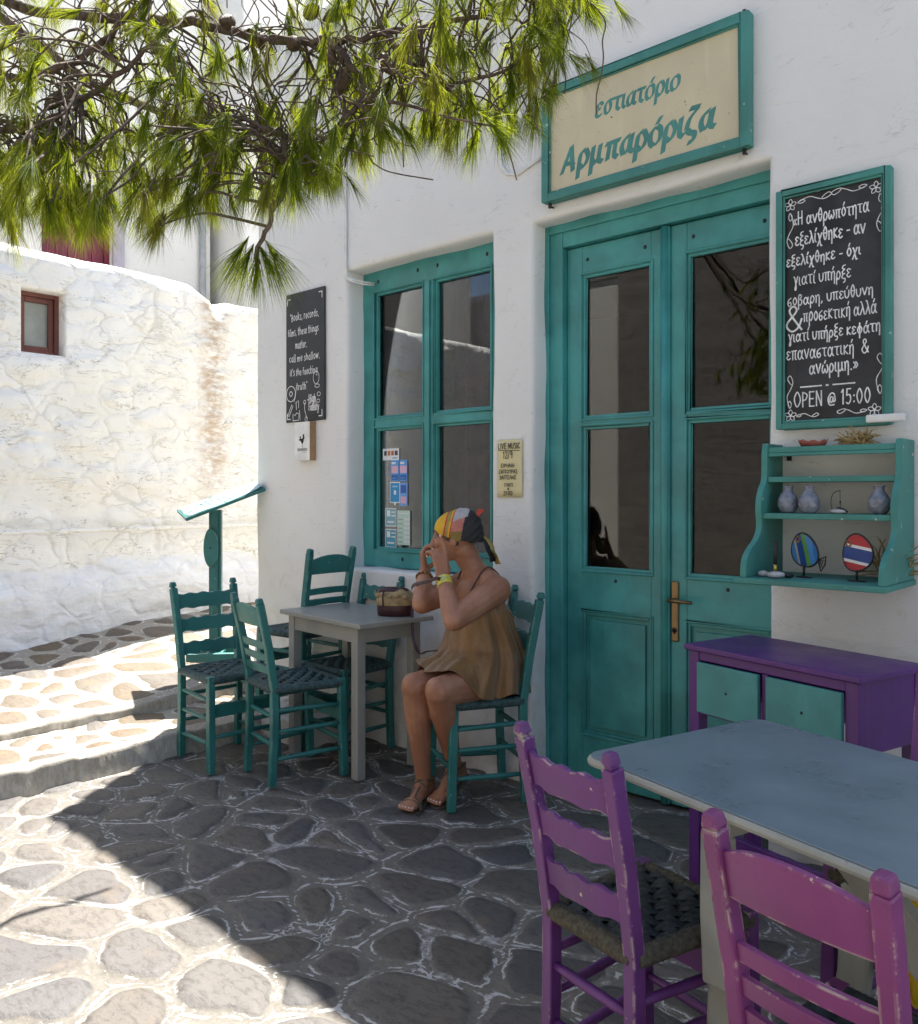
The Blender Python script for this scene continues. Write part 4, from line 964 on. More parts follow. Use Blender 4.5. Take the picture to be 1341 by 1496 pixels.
# fish ornaments on stands: outline in iron with painted glass bands
def fish(name, label, loc, rx, rz, bands, tail, mats, tilt, rzrot):
    t_ = thing(name, label, 'ornament', loc, rzrot)
    n = 40; cz = .095+.0
    out = []
    for i in range(n):
        a = 2*math.pi*i/n; out.append(Vector((rx*math.cos(a)*(1+.10*math.cos(a)), rz*math.sin(a)*(1-.10*math.cos(a)))))
    T = Matrix.Rotation(tilt, 2); out = [T @ p for p in out]
    mb = MB(); mb.tube([(p.x, 0, cz+p.y) for p in out] + [(out[0].x, 0, cz+out[0].y), (out[1].x, 0, cz+out[1].y)], .0035, 8, cap=False)
    if tail:
        e = out[0]; d = (T @ Vector((1,0))); q = T @ Vector((0,1))
        tp = [e, e+d*.028+q*.028, e+d*.036, e+d*.028-q*.028, e]
        mb.tube([(p.x, 0, cz+p.y) for p in tp], .0025, 6)
        for k in (-.6,-.2,.2,.6): mb.tube([(e.x, 0, cz+e.y), ((e+d*.032+q*.024*k).x, 0, cz+(e+d*.032+q*.024*k).y)], .0012, 5)
        for k in (.4,.7): mb.tube([((e+d*.032*k+q*.024*k).x, 0, cz+(e+d*.032*k+q*.024*k).y), ((e+d*.032*k-q*.024*k).x, 0, cz+(e+d*.032*k-q*.024*k).y)], .0012, 5)
    mb.build('outline', M['black'], t_)
    # bands: clip the outline by parallel cuts
    bd = MB(); u = Vector(bands[0]); pr = [p.dot(u) for p in out]; lo_, hi_ = min(pr), max(pr)
    for i, (f0, f1, mi) in enumerate(bands[1]):
        a0, a1 = lo_+(hi_-lo_)*f0, lo_+(hi_-lo_)*f1; poly = out
        for lim, sgn in ((a0, 1), (a1, -1)):
            res = []
            for k in range(len(poly)):
                p, q = poly[k], poly[(k+1) % len(poly)]; dp, dq = (p.dot(u)-lim)*sgn, (q.dot(u)-lim)*sgn
                if dp >= 0: res.append(p)
                if dp*dq < 0: res.append(p+(q-p)*(dp/(dp-dq)))
            poly = res
        if len(poly) > 2: bd.prism([(p.x*.97, p.y*.97) for p in poly], (0,-.002,cz), (1,0,0), (0,0,1), (0,.004,0), mi)
    bd.build('body', mats, t_)
    mb = MB(); e = T @ Vector((-rx*.62, rz*.38)); mb.lathe([(0,-.004),(.013,-.004),(.013,.0),(.007,.001),(.006,-.001),(0,-.001)], 16); o_ = mb.build('eye', flat('wooden_eye', (.20,.10,.05), .6, .3, 40), t_); o_.location = (e.x, -.0025, cz+e.y); o_.rotation_euler = (rad(90), 0, 0)
    mb = MB(); mb.tube([(0,0,.002),(0,0,cz-rz*.9)], .004, 8); mb.lathe([(.030,0),(.030,.003),(.004,.005)], 20, sx=1.1, sy=.7); mb.build('stand', M['black'], t_)
    return t_
fb = [flat('fish_paint', c_, .25, .1, 9) for c_ in ((.02,.06,.22), (.10,.26,.05), (.06,.20,.45), (.35,.33,.28), (.42,.025,.03), (.015,.05,.22), (.70,.69,.66), (.03,.14,.38))]
fish('fish_ornament', 'blue and green striped iron fish ornament standing left on the shelf', (-1.085, YW-.20, 1.0602), .066, .056, ((.95,.28), [(0,.18,2),(.18,.26,3),(.26,.5,0),(.5,.66,1),(.66,.86,2),(.86,1,7)]), True, fb, -.42, -.5)
fish('fish_ornament', 'red, white and blue iron fish ornament standing right on the shelf', (-.905, YW-.22, 1.0602), .056, .062, ((.14,.99), [(0,.20,4),(.20,.28,6),(.28,.62,5),(.62,.70,6),(.70,1,4)]), False, fb, -.2, -.35)
for i, (x_, y_, rx_, ry_, rz_, lb) in enumerate(((-1.205, YW-.26, .020, .015, .011, 'small pale pebble at the left end of the lowest shelf'), (-1.150, YW-.285, .032, .02, .012, 'flat pale pebble holding a black pen on lowest shelf'), (-1.118, YW-.25, .020, .015, .008, 'dark flat pebble beside the blue fish stand'))):
    mb = MB(); mb.ell((0,0,0), (rx_, ry_, rz_), 14); o_ = mb.build('pebble', pebble if i < 2 else M['black'], loc=(x_, y_, 1.0600+rz_), rz=i*.7); tag(o_, lb, 'pebble', 'pebbles on the wall shelf')
pe = thing('pen', 'black pen with a gold collar standing on a pebble', 'pen', (-1.152, YW-.285, 1.0845))
mb = MB(); mb.tube([(0,0,.022),(.001,0,.06),(.002,0,.105)], [.006,.0065,.006], 10); mb.build('barrel', M['black'], pe)
mb = MB(); mb.tube([(0,0,.0),(0,0,.022)], [.007,.0065], 10); mb.build('collar', flat('gold', (.55,.38,.10), .3, metal=.9), pe)
# ------------------------------------------------------------------ taverna chairs
rush_d = flat('dark_rush_cord', (.028,.036,.038), .75, .45, 60, bump=.6)
rush_t = flat('teal_painted_rush', (.035,.075,.078), .6, .5, 60, bump=.6)
rope = flat('olive_rope', (.085,.075,.052), .85, .4, 90, bump=.9)
def chair(name, label, cat, group, style, paintm, cord, edge, loc, rz, W=.36, D=.35, H=.90, backW=None):
    """origin on the floor under the seat, facing +X; style 'wavy' (finials, scalloped slats) or 'arched'"""
    t = thing(name, label, cat, loc, rz, group); hw = W/2; hb = (backW or W*.9)/2; hd = D/2; sz = .445; q = .017
    for s in (-1, 1):                                        # rear posts rise into the back, leaning
        mb = MB(); x0, y0 = -hd, s*hb
        mb.bar([(x0-.012, y0, 0), (x0, y0, .25), (x0, y0, sz), (x0-.03, y0+s*.004, sz+.2), (x0-.075, y0+s*.01, H-.025)], .033, .036, (0,1,0))
        if style == 'wavy':
            tx = x0-.078
            mb.bar([(tx, y0+s*.010, H-.027), (tx-.001, y0+s*.010, H-.018)], .022, .024)
            mb.bar([(tx-.001, y0+s*.010, H-.018), (tx-.003, y0+s*.011, H-.004), (tx-.004, y0+s*.011, H+.008)], .032, .034, taper=.72)
        else:
            mb.bar([(tx_, y0+s*.010, z_) for tx_, z_ in ((x0-.075, H-.026), (x0-.080, H))], .033, .036, taper=.8)
        mb.build('rear_post', paintm, t, bevel=.006)
        mb = MB(); mb.bar([(hd+.012, s*(hw+.004), 0), (hd, s*hw, sz-.06), (hd-.002, s*hw, sz+.022)], .034, .036, (0,1,0)); mb.build('front_leg', paintm, t, bevel=.004)
    def back_x(z): return -hd - max(0, z-sz)*.03/.2 if z < sz+.2 else -hd-.03-(z-sz-.2)*.045/(H-.025-sz-.2)
    def slat(za, zb, kind):
        n = 24; top = []; bot = []
        for i in range(n+1):
            y = -hb+2*hb*i/n; u = y/hb
            if kind == 'wavy': wv = .0038*math.cos(u*math.pi*4.2); top.append((y, zb+wv)); bot.append((y, za-.4*wv+.003*math.cos(u*9)))
            elif kind == 'arch': top.append((y, zb+.030*(1-abs(u)**2.2)-.0)); bot.append((y, za+.004*(1-u*u)))
            else: top.append((y, zb+.006*(1-u*u))); bot.append((y, za+.006*(1-u*u)))
        vs = []; curve = .018                                 # slats bow backwards
        for k, off in ((0, -.007), (1, .007)):
            for (y, z) in top + bot: vs.append((back_x(z)+off-curve*(1-(y/hb)**2), y, z))
        m_ = n+1; fs = []
        for i in range(n):
            fs += [(i, i+1, m_+i+1, m_+i), (2*m_+i+1, 2*m_+i, 3*m_+i, 3*m_+i+1), (i+1, i, 2*m_+i, 2*m_+i+1), (m_+i, m_+i+1, 3*m_+i+1, 3*m_+i)]
        fs += [(0, m_, 3*m_, 2*m_), (n, 2*m_+n, 3*m_+n, m_+n)]
        mb = MB(); mb.add(vs, fs); mb.build('back_slat', paintm, t, bevel=.002)
    k = H/.9
    if style == 'wavy':
        for za, zb in ((.765,.842), (.645,.715), (.525,.59)): slat(za*k, zb*k, 'wavy')
    else:
        slat(.760*k, .835*k, 'arch')
        for za, zb in ((.648,.683), (.590,.625), (.530,.567)): slat(za*k, zb*k, 'plain')
    def rung(a, b, r=.011):
        mb = MB(); a, b = Vector(a), Vector(b); mb.tube([a+(b-a)*f for f in (0,.2,.5,.8,1)], [r*.8, r, r*1.1, r, r*.8], 8); mb.build('rung', paintm, t)
    for s in (-1, 1):
        for z_, z2 in ((.345,.35), (.255,.25), (.135,.125)): rung((-hd, s*hb, z2), (hd, s*hw, z_))
    rung((-hd, -hb, .32), (-hd, hb, .32)); rung((-hd, -hb, .19), (-hd, hb, .19)); rung((hd+.006, -hw, .17), (hd+.006, hw, .17))
    mb = MB(); mb.box((hd-.010, -hw, .262), (hd+.006, hw, .325)); mb.build('stretcher', paintm, t, bevel=.003)
    # woven seat: rolls round the rails, then flat cords over and under
    mb = MB(); c = [(-hd, -hb), (-hd, hb), (hd, hw), (hd, -hw)]
    for i in range(4):
        a, b = Vector((*c[i], sz)), Vector((*c[(i+1) % 4], sz)); n = 46; L = (b-a).length
        mb.tube([a+(b-a)*(j/n)*1.0 for j in range(n+1)], [.0205*(1+.10*(j % 2)) for j in range(n+1)], 10, 1)
    nx, ny = 9, 8
    def yy(x): f = (x+hd)/(2*hd); return hb*(1-f)+hw*f
    for i in range(nx):                                      # cords running across
        x = -hd+2*hd*(i+.5)/nx; e = yy(x); n = ny*4; vs = []
        for j in range(n+1):
            y = -e+2*e*j/n; z = sz+.012+.0065*math.cos(math.pi*(y/(2*e)*ny+i)) - .006*(1-abs(2*j/n-1)**3)
            for s in (-1, 1): vs.append((x+s*.0155, y, z)); 
            vs.append((x, y, z+.004))
        mb.add(vs, [f_ for j in range(n) for f_ in ((3*j, 3*j+2, 3*j+5, 3*j+3), (3*j+2, 3*j+1, 3*j+4, 3*j+5))], 0, True)
    for i in range(ny):
        f = (i+.5)/ny*2-1; n = nx*4; vs = []
        for j in range(n+1):
            x = -hd+2*hd*j/n; e = yy(x); z = sz+.012-.0065*math.cos(math.pi*(f/2*ny+ (x+hd)/(2*hd)*nx-.5)) - .006*(1-abs(2*j/n-1)**3)
            for s in (-1, 1): vs.append((x, f*e+s*.0165, z))
            vs.append((x, f*e, z+.004))
        mb.add(vs, [f_ for j in range(n) for f_ in ((3*j, 3*j+2, 3*j+5, 3*j+3), (3*j+2, 3*j+1, 3*j+4, 3*j+5))], 0, True)
    mb.box((-hd+.004, -hb+.01, sz-.010), (hd-.004, hb-.01, sz-.004), 0)
    mb.build('seat', [cord, edge], t)
    return t
GT = 'teal chairs around the grey table'; GP = 'purple chairs around the blue table'
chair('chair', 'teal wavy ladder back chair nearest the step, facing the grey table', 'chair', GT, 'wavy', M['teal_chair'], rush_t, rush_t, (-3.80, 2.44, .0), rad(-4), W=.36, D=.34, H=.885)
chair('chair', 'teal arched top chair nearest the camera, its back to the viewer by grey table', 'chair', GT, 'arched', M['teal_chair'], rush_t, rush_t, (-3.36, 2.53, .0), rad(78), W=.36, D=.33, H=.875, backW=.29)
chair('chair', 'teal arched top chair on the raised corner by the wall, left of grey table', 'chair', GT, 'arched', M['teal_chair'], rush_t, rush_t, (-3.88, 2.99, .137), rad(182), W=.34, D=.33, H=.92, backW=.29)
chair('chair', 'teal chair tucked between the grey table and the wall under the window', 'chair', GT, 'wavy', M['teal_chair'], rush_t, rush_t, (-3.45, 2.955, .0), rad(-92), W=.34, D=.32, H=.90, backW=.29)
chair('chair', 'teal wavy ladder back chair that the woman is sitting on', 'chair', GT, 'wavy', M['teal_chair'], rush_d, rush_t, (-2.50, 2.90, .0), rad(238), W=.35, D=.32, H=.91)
c1 = chair('chair', 'purple ladder back chair with chipped paint and black woven seat', 'chair', GP, 'wavy', M['purple_chair'], rush_d, rope, (-.955, 1.675, .0), rad(77), W=.32, D=.34, H=.885, backW=.26)
c2 = chair('chair', 'pinkish purple arched top chair in the near right corner', 'chair', GP, 'arched', M['pink_chair'], rush_d, rush_d, (-.413, 1.452, .0), rad(78), W=.32, D=.33, H=.895, backW=.262)
c3 = chair('chair', 'purple chair at the right edge beyond the blue table, only a post visible', 'chair', GP, 'wavy', M['purple_chair'], rush_d, rope, (-.49, 2.235, .0), rad(-104), W=.34, D=.34, H=.90)

c1.scale = c2.scale = (.955,)*3

# ------------------------------------------------------------------ grey cafe table
tb = thing('cafe_table', 'small square grey painted table that the woman sits at', 'table', (-3.31, 2.865, 0), rad(-6))
mb = MB(); mb.box((-.345, -.225, .724), (.375, .225, .747)); mb.build('tabletop', M['table_grey'], tb, bevel=.004)
mb = MB(); mb.box((-.26, -.185, .645), (.26, -.165, .7235)); mb.box((-.26, .165, .645), (.26, .185, .7235)); mb.box((-.305, -.145, .645), (-.285, .145, .7235)); mb.box((.285, -.145, .645), (.305, .145, .7235))
mb.build('apron', M['table_grey'], tb, bevel=.003)
for sx_ in (-1, 1):
    for sy_ in (-1, 1):
        mb = MB(); cx_, cy_ = sx_*.285, sy_*.168; mb.box((cx_-.026, cy_-.024, .0), (cx_+.026, cy_+.024, .7237)); mb.build('leg', M['table_grey'], tb, bevel=.004)

# ------------------------------------------------------------------ violet desk with teal drawers
dk = thing('side_desk', 'violet painted desk with two teal drawers against the door side wall', 'desk', (-1.385, 2.735, 0), rad(-16))
L_, D_ = .64, .33; zt = .83
mb = MB(); mb.box((-.012, -.012, zt-.020), (L_+.012, D_+.012, zt)); mb.build('desktop', M['purple_desk'], dk, bevel=.004)
for x_ in (0, L_-.045):
    for y_ in (0, D_-.045): mb = MB(); mb.box((x_, y_, 0), (x_+.045, y_+.045, zt-.0205)); mb.build('leg', M['purple_desk'], dk, bevel=.003)
mb = MB(); mb.box((.045, .003, zt-.052), (L_-.045, .022, zt-.0205)); mb.box((.045, .003, zt-.235), (L_-.045, .022, zt-.212)); mb.box((.045, D_-.022, zt-.235), (L_-.045, D_-.003, zt-.0205))
mb.box((.003, .045, zt-.235), (.022, D_-.045, zt-.0205)); mb.box((L_-.022, .045, zt-.235), (L_-.003, D_-.045, zt-.0205)); mb.box((.303, .003, zt-.2115), (.327, .022, zt-.0525)); mb.build('apron', M['purple_desk'], dk, bevel=.003)
for x0_, x1_ in ((.048, .300), (.330, L_-.048)):
    mb = MB(); mb.box((x0_, -.014, zt-.226), (x1_, .002, zt-.055)); o_ = mb.build('drawer', M['teal_drawer'], dk, bevel=.003)
    mb = MB(); mb.ell(((x0_+x1_)/2, -.0145, zt-.14), (.005,.003,.005), 8); mb.build('keyhole', M['black'], o_)
mb = MB(); mb.box((.045, .008, .13), (L_-.045, .030, .215)); mb.build('stretcher', M['purple_desk'], dk, bevel=.003)
for x_ in (.010, L_-.032): mb = MB(); mb.box((x_, .045, .13), (x_+.022, D_-.045, .215)); mb.build('stretcher', M['purple_desk'], dk, bevel=.003)

# ------------------------------------------------------------------ blue grey trestle table
tt = thing('trestle_table', 'large blue grey trestle table with pale rounded edge in the foreground', 'table', (-1.126, 1.679, 0), rad(-16.5))
def rrect(x0, x1, y0, y1, r, n=6):
    p = []
    for cx_, cy_, a0 in ((x1-r, y0+r, -90), (x1-r, y1-r, 0), (x0+r, y1-r, 90), (x0+r, y0+r, 180)):
        for i in range(n+1): a = rad(a0+90*i/n); p.append((cx_+r*math.cos(a), cy_+r*math.sin(a)))
    return p
LT, DT = 1.15, .62
mb = MB(); mb.prism(rrect(-.002, LT+.002, -.002, DT+.002, .045), (0,0,.7165), (1,0,0), (0,1,0), (0,0,.020)); mb.build('edge_band', M['table_edge'], tt, bevel=.009)
mb = MB(); mb.prism(rrect(.006, LT-.006, .006, DT-.006, .04), (0,0,.7368), (1,0,0), (0,1,0), (0,0,.0032)); mb.build('tabletop', M['table_blue'], tt, bevel=.0015)
for x_ in (.37, .95):
    mb = MB(); mb.box((x_-.03, .05, .665), (x_+.03, DT-.05, .7163)); mb.build('batten', M['table_edge'], tt, bevel=.003)
    for y_ in (.055, DT-.055):
        mb = MB(); mb.bar([(x_-.005, y_, .6645), (x_, y_, .50), (x_+.015, y_, .36)], .070, .030, (1,0,0), taper=1.3); mb.build('leg', M['table_edge'], tt, bevel=.006)
        fy_ = y_+(.034 if y_ < .3 else -.034)
        mb = MB(); mb.bar([(x_+.0, fy_, .44), (x_-.005, fy_, .40), (x_-.02, fy_, .22), (x_-.075, fy_, .0)], .10, .032, (1,0,0), taper=.75); mb.build('foot', M['table_edge'], tt, bevel=.012)
mb = MB(); mb.bar([(.44, DT*.5, .655), (.72, DT*.5, .40), (1.0, DT*.5, .13)], .03, .085, (0,1,0)); mb.build('brace', M['table_edge'], tt, bevel=.005)
mb = MB(); mb.box((.37, DT*.5-.014, .115), (.95, DT*.5+.014, .17)); mb.build('brace', M['table_edge'], tt, bevel=.005)
cu = thing('cloth', 'yellow cloth draped over the seat front of the purple chair at the right edge', 'cloth', (-.49, 2.235, 0), rad(-104))
mb = MB(); prof = [(-.10,.474),(-.02,.478),(.08,.479),(.16,.478),(.197,.468),(.206,.440),(.208,.39),(.212,.33),(.209,.27)]; n = 20; vs = []
for i, (x_, z_) in enumerate(prof):
    for j in range(n+1): y_ = .015+.155*j/n; fo = max(0, i-4)/4; vs.append((x_+.008*fo*math.sin(j*1.1+.3*i), y_, z_+.004*math.sin(j*.7+i)-.02*fo*math.sin(j*.25)))
mb.add(vs, [(i*(n+1)+j, i*(n+1)+j+1, (i+1)*(n+1)+j+1, (i+1)*(n+1)+j) for i in range(len(prof)-1) for j in range(n)], 0, True)
o_ = mb.build('fabric', flat('yellow_cloth', (.72,.50,.02), .85, .08, 20, bump=.4), cu); o_.modifiers.new('t', 'SOLIDIFY').thickness = .004
mb = MB(); mb.tube([(vs[-1-k][0], vs[-1-k][1], vs[-1-k][2]) for k in range(n+1)], .004, 6); mb.build('hem', flat('ochre_hem', (.50,.33,.02), .85), cu)

# ------------------------------------------------------------------ menu stand
ms = thing('menu_stand', 'teal wooden menu stand with a sloping board by the wall corner', 'menu stand', (-4.80, 3.0, .30), rad(48))
# local +X is the camera right, rotated; board slopes up along +X
mb = MB(); mb.box((-.038, -.03, .0), (.038, .03, .95)); mb.box((-.020, -.045, .0), (.020, -.0302, .95)); mb.build('post', M['teal_chair'], ms, bevel=.004)
mb = MB(); mb.prism([(.045*math.cos(a), .125*math.sin(a)) for a in np.linspace(0, 2*math.pi, 28, endpoint=False)], (-.02, -.046, .71), (1,0,0), (0,0,1), (0,-.022,0)); k_ = mb.build('oval_plate', M['teal_chair'], ms, bevel=.004)
mb = MB(); mb.ell((-.02, -.069, .71), (.006,.003,.006), 8); mb.build('screw', M['black'], k_)
mb = MB(); mb.box((-.16, -.13, 0), (.16, -.085, .05)); mb.box((-.16, .085, 0), (.16, .13, .05)); mb.box((-.05, -.085, 0), (.05, .085, .045)); mb.build('base', M['teal_chair'], ms, bevel=.005)
sl_ = rad(21); up = Vector((math.cos(sl_), 0, math.sin(sl_))); ct = Vector((.035, 0, 1.0))
rot = Matrix.Rotation(rad(20), 3, 'Z'); up = rot @ up; sd_ = rot @ Vector((0,-1,-.12)).normalized(); nn = up.cross(-sd_).normalized(); nn = nn if nn.z > 0 else -nn
mb = MB(); mb.prism([(-.26,-.19),(.26,-.19),(.26,.19),(-.26,.19)], ct, up, sd_, nn*.02); mb.build('board', M['teal_chair'], ms, bevel=.003)
mb = MB(); g_ = []
for i in range(13):
    for j in range(7):
        a, b_ = -.245+.50*i/12, -.175+.35*j/6; lift = .0215+ .022*max(0, (i-9)/3)**2*(j/6) + .002*math.sin(i*.9+j)
        g_.append(ct+up*a+sd_*b_+nn*lift)
mb.add(g_, [(i*7+j, i*7+j+1, (i+1)*7+j+1, (i+1)*7+j) for i in range(12) for j in range(6)], 0, True); sht = mb.build('sheet', flat('menu_sheet', (.46,.66,.66), .5, .06, 6), ms); s2 = sht.modifiers.new('t', 'SOLIDIFY'); s2.thickness = .001
mb = MB()
for i in range(5):
    for k in range(2+i % 2):
        a, b_ = -.12+.035*i, -.09+.07*k; q = [ct+up*(a+da)+sd_*(b_+db)+nn*.0258 for da, db in ((0,0),(.012,0),(.012,.05),(0,.05))]; mb.add(q, [(0,1,2,3)])
mb.build('printing', flat('faded_print', (.12,.28,.30), .8), ms)
# ------------------------------------------------------------------ the woman
V = Vector
def remeshed(mb, name, mat, parent, voxel, sm=4):
    o = mb.build('raw', mat); r = o.modifiers.new('r', 'REMESH'); r.mode = 'VOXEL'; r.voxel_size = voxel
    s_ = o.modifiers.new('s', 'SMOOTH'); s_.iterations = sm; s_.factor = .5
    me = bpy.data.meshes.new_from_object(o.evaluated_get(bpy.context.evaluated_depsgraph_get()))
    bpy.data.objects.remove(o); me.name = name
    me.polygons.foreach_set('use_smooth', np.ones(len(me.polygons), bool))
    me.materials.clear(); me.materials.append(mat)
    return link(name, me, parent)
def limb(mb, pts, rs, n=14):
    """round-ended tapering limb"""
    P_ = [V(p) for p in pts]; q = []; r_ = []
    for i in range(len(P_)-1):
        k = 6
        for j in range(k): t = j/k; q.append(P_[i].lerp(P_[i+1], t)); r_.append(rs[i]*(1-t)+rs[i+1]*t)
    q.append(P_[-1]); r_.append(rs[-1]); d0 = (q[0]-q[1]).normalized(); d1 = (q[-1]-q[-2]).normalized()
    a = [(q[0]+d0*rs[0]*s, rs[0]*math.sqrt(1-s*s)) for s in (.97,.8,.45)]; b_ = [(q[-1]+d1*rs[-1]*s, rs[-1]*math.sqrt(1-s*s)) for s in (.45,.8,.97)]
    mb.tube([x for x, _ in a]+q+[x for x, _ in b_], [x for _, x in a]+r_+[x for _, x in b_], n)
m, t, b = newmat('skin'); N = NT(t); v = N.pos()
colr = N.mix(N.ramp(N.noise(v, 9, 4), .35, .7), (.31,.135,.075), (.42,.21,.125)); colr = N.mix(N.ramp(N.noise(v, 120, 3), .6, .8, 0, .3), colr, (.30,.13,.08))
N.l(colr, b.inputs['Base Color']); b.inputs['Roughness'].default_value = .48; b.inputs['Subsurface Weight'].default_value = .12; b.inputs['Subsurface Radius'].default_value = (.012,.004,.002); b.inputs['Subsurface Scale'].default_value = .5
N.l(N.bump(N.noise(v, 220, 3), .12, .001), b.inputs['Normal']); M['skin'] = m
pr = thing('person', 'woman in brown slip dress and yellow headscarf sitting, both hands raised to her face', 'person', (.055,-.065,0))
l_ = V((.936,-.35,0)); f_ = V((-.35,-.936,0)); up_ = V((0,0,1)); RR = V((.743,.669,0)); FF = V((-.669,.743,0))
def B3(fx, ly): return Matrix((fx, ly, up_)).transposed()
TB = B3(f_, l_)
mb = MB()
mb.ell((-2.565,3.03,.555), (.135,.170,.11), 24, M=TB); mb.ell(V((-2.565,3.035,.68))+f_*.02, (.125,.155,.13), 24, M=TB)
mb.ell((-2.565,3.01,.80), (.108,.150,.13), 24, M=TB); mb.ell((-2.565,2.99,.895), (.098,.150,.09), 24, M=TB)
for s in (-1, 1): mb.ell(V((-2.565,2.99,.835))+f_*.075+l_*.072*s, (.062,.066,.062), 16, M=TB)
shL, shR = V((-2.428,2.945,.930)), V((-2.700,3.035,.925)); nb = V((-2.568,2.990,.980)); nt_ = V((-2.612,2.945,1.075))
limb(mb, [shL, nb.lerp(shL,.45)+V((0,0,.012)), nb, nb.lerp(shR,.45)+V((0,0,.012)), shR], [.056,.054,.060,.054,.056])
limb(mb, [nb-V((0,0,.03)), nb.lerp(nt_,.5), nt_], [.066,.053,.053])
elL, wrL = V((-2.435,2.678,.825)), V((-2.566,2.752,.985)); elR, wrR = V((-2.703,2.760,.864)), V((-2.785,2.862,.994))
limb(mb, [shL, shL.lerp(elL,.35), elL], [.066,.061,.047]); limb(mb, [elL, elL.lerp(wrL,.3), wrL], [.046,.045,.028])
limb(mb, [shR, shR.lerp(elR,.35), elR], [.066,.061,.047]); limb(mb, [elR, elR.lerp(wrR,.35), wrR], [.046,.044,.028])
hipL, knL, anL = V((-2.482,3.02,.523)), V((-2.490,2.645,.527)), V((-2.610,2.871,.132)); hipR, knR, anR = V((-2.625,3.05,.515)), V((-2.613,2.628,.530)), V((-2.664,2.729,.103))
limb(mb, [hipL, hipL.lerp(knL,.4), knL], [.094,.084,.061]); limb(mb, [hipR, hipR.lerp(knR,.4), knR], [.094,.084,.061])
limb(mb, [knL, knL.lerp(anL,.32), knL.lerp(anL,.75), anL], [.058,.057,.040,.034]); limb(mb, [knR, knR.lerp(anR,.32), knR.lerp(anR,.75), anR], [.058,.057,.040,.034])
for kn in (knL, knR): mb.ell(kn+V((0,-.015,.012)), (.048,.050,.050), 14)
feet = []
for an, heel, toe in ((anR, V((-2.682,2.783,.036)), V((-2.626,2.585,.018))), (anL, V((-2.620,2.927,.085)), V((-2.580,2.708,.022)))):
    d = (toe-heel); d.normalize(); sd = d.cross(up_).normalized(); nu = sd.cross(d).normalized(); feet.append((heel, toe, d, sd, nu, an))
    limb(mb, [heel+nu*.006, heel.lerp(toe,.35)+nu*.014, heel.lerp(toe,.72)+nu*.008], [.030,.030,.022]); limb(mb, [an, heel.lerp(toe,.42)+nu*.028, heel.lerp(toe,.72)+nu*.010], [.033,.031,.021])
    limb(mb, [heel+nu*.03, an], [.030,.031]); mb.ell(heel.lerp(toe,.74)+nu*.004, (.048,.042,.019), 14, M=Matrix((d, sd, nu)).transposed())
    for k in range(5):
        o_ = (k-2)*.0165; L_ = (.034,.033,.030,.026,.020)[k if an is anL else 4-k] if False else .034-.003*abs(k-1); base = heel.lerp(toe,.88)+sd*o_+nu*.003
        limb(mb, [base, base+d*L_*.6+nu*.003, base+d*L_-nu*.002], [.0105 if k else .0125,.0085,.0075], 10)
# head
hf = V((-.855,-.50,-.10)).normalized(); hl = V((.5,-.855,0)); hu = hf.cross(hl).normalized(); HB = Matrix((hf, hl, hu)).transposed(); hc = V((-2.645,2.912,1.163))
H_ = lambda x, y, z: hc + HB @ V((x, y, z))
mb.ell(hc, (.094,.074,.098), 26, M=HB); mb.ell(H_(.032,0,-.052), (.062,.058,.062), 20, M=HB); mb.ell(H_(.058,0,-.092), (.030,.032,.022), 14, M=HB)
limb(mb, [H_(.088,0,.012), H_(.102,0,-.018), H_(.108,0,-.030)], [.008,.010,.0115]); 
for s in (-1, 1): mb.ell(H_(.098,.010*s,-.033), (.009,.008,.007), 10, M=HB); mb.ell(H_(.062,.034*s,-.028), (.026,.022,.020), 12, M=HB); limb(mb, [H_(.086,.014*s,.020), H_(.078,.045*s,.018)], [.008,.007])
mb.ell(H_(.088,0,-.056), (.010,.022,.0055), 12, M=HB); mb.ell(H_(.085,0,-.066), (.010,.020,.0065), 12, M=HB)
limb(mb, [H_(-.03,0,-.06), nt_-hf*.012], [.056,.053])
for s in (-1, 1): mb.ell(H_(-.008,.076*s,-.022), (.016,.007,.030), 12, M=HB)
# hands
tips = []
def finger(root, dirs, lens, r):
    pts = [root]
    for d, L in zip(dirs, lens): pts.append(pts[-1]+V(d).normalized()*L)
    limb(mb, pts, [r, r*.95, r*.88, r*.75][:len(pts)], 10); d = (pts[-1]-pts[-2]).normalized(); tips.append((pts[-1]-FF*r*.62+RR*0+d*.001, d)); return pts[-1]
U = up_
mL = V((-2.596,2.764,1.078)); ax = (U*.93-RR*.3).normalized()
for o_ in (-.024,-.008,.008,.024): limb(mb, [wrL+RR*o_*.5, mL+RR*o_], [.018,.0135], 10)
finger(mL+RR*.027, [U*.9-RR*.15+FF*.1, U-RR*.35, U-RR*.5+FF*.15], [.044,.028,.023], .0095)
for o_, s_ in ((.010,1),(-.008,.98),(-.025,.85)): finger(mL+RR*o_, [U*.6-RR*.65+FF*.25, -RR*.6+FF*.8-U*.25, FF*.35-U*.9+RR*.1], [.038*s_,.026*s_,.020*s_], .0092*s_+.0004)
finger(wrL+RR*.022+U*.022+FF*.012, [U*.7+FF*.7, U*.8+FF*.35-RR*.5, U*.5-RR*.9], [.036,.030,.024], .0108)
mR = V((-2.782,2.846,1.075))
for o_ in (-.024,-.008,.008,.024): limb(mb, [wrR+FF*o_*.5, mR+FF*o_*.8-U*o_*.3], [.018,.0135], 10)
for i, (o_, s_) in enumerate(((.026,.95),(.009,1.05),(-.009,1),(-.026,.85))): finger(mR+FF*o_*.85-U*o_*.45, [U*.75+RR*.45-FF*.2, RR*.9+U*.15-FF*.2, RR*.5-U*.75-FF*.15], [.036*s_,.026*s_,.020*s_], .0092)
finger(wrR+U*.02+RR*.02-FF*.004, [U*.6+RR*.7, U*.3+RR*.9, RR+U*.35], [.034,.028,.022], .0105)
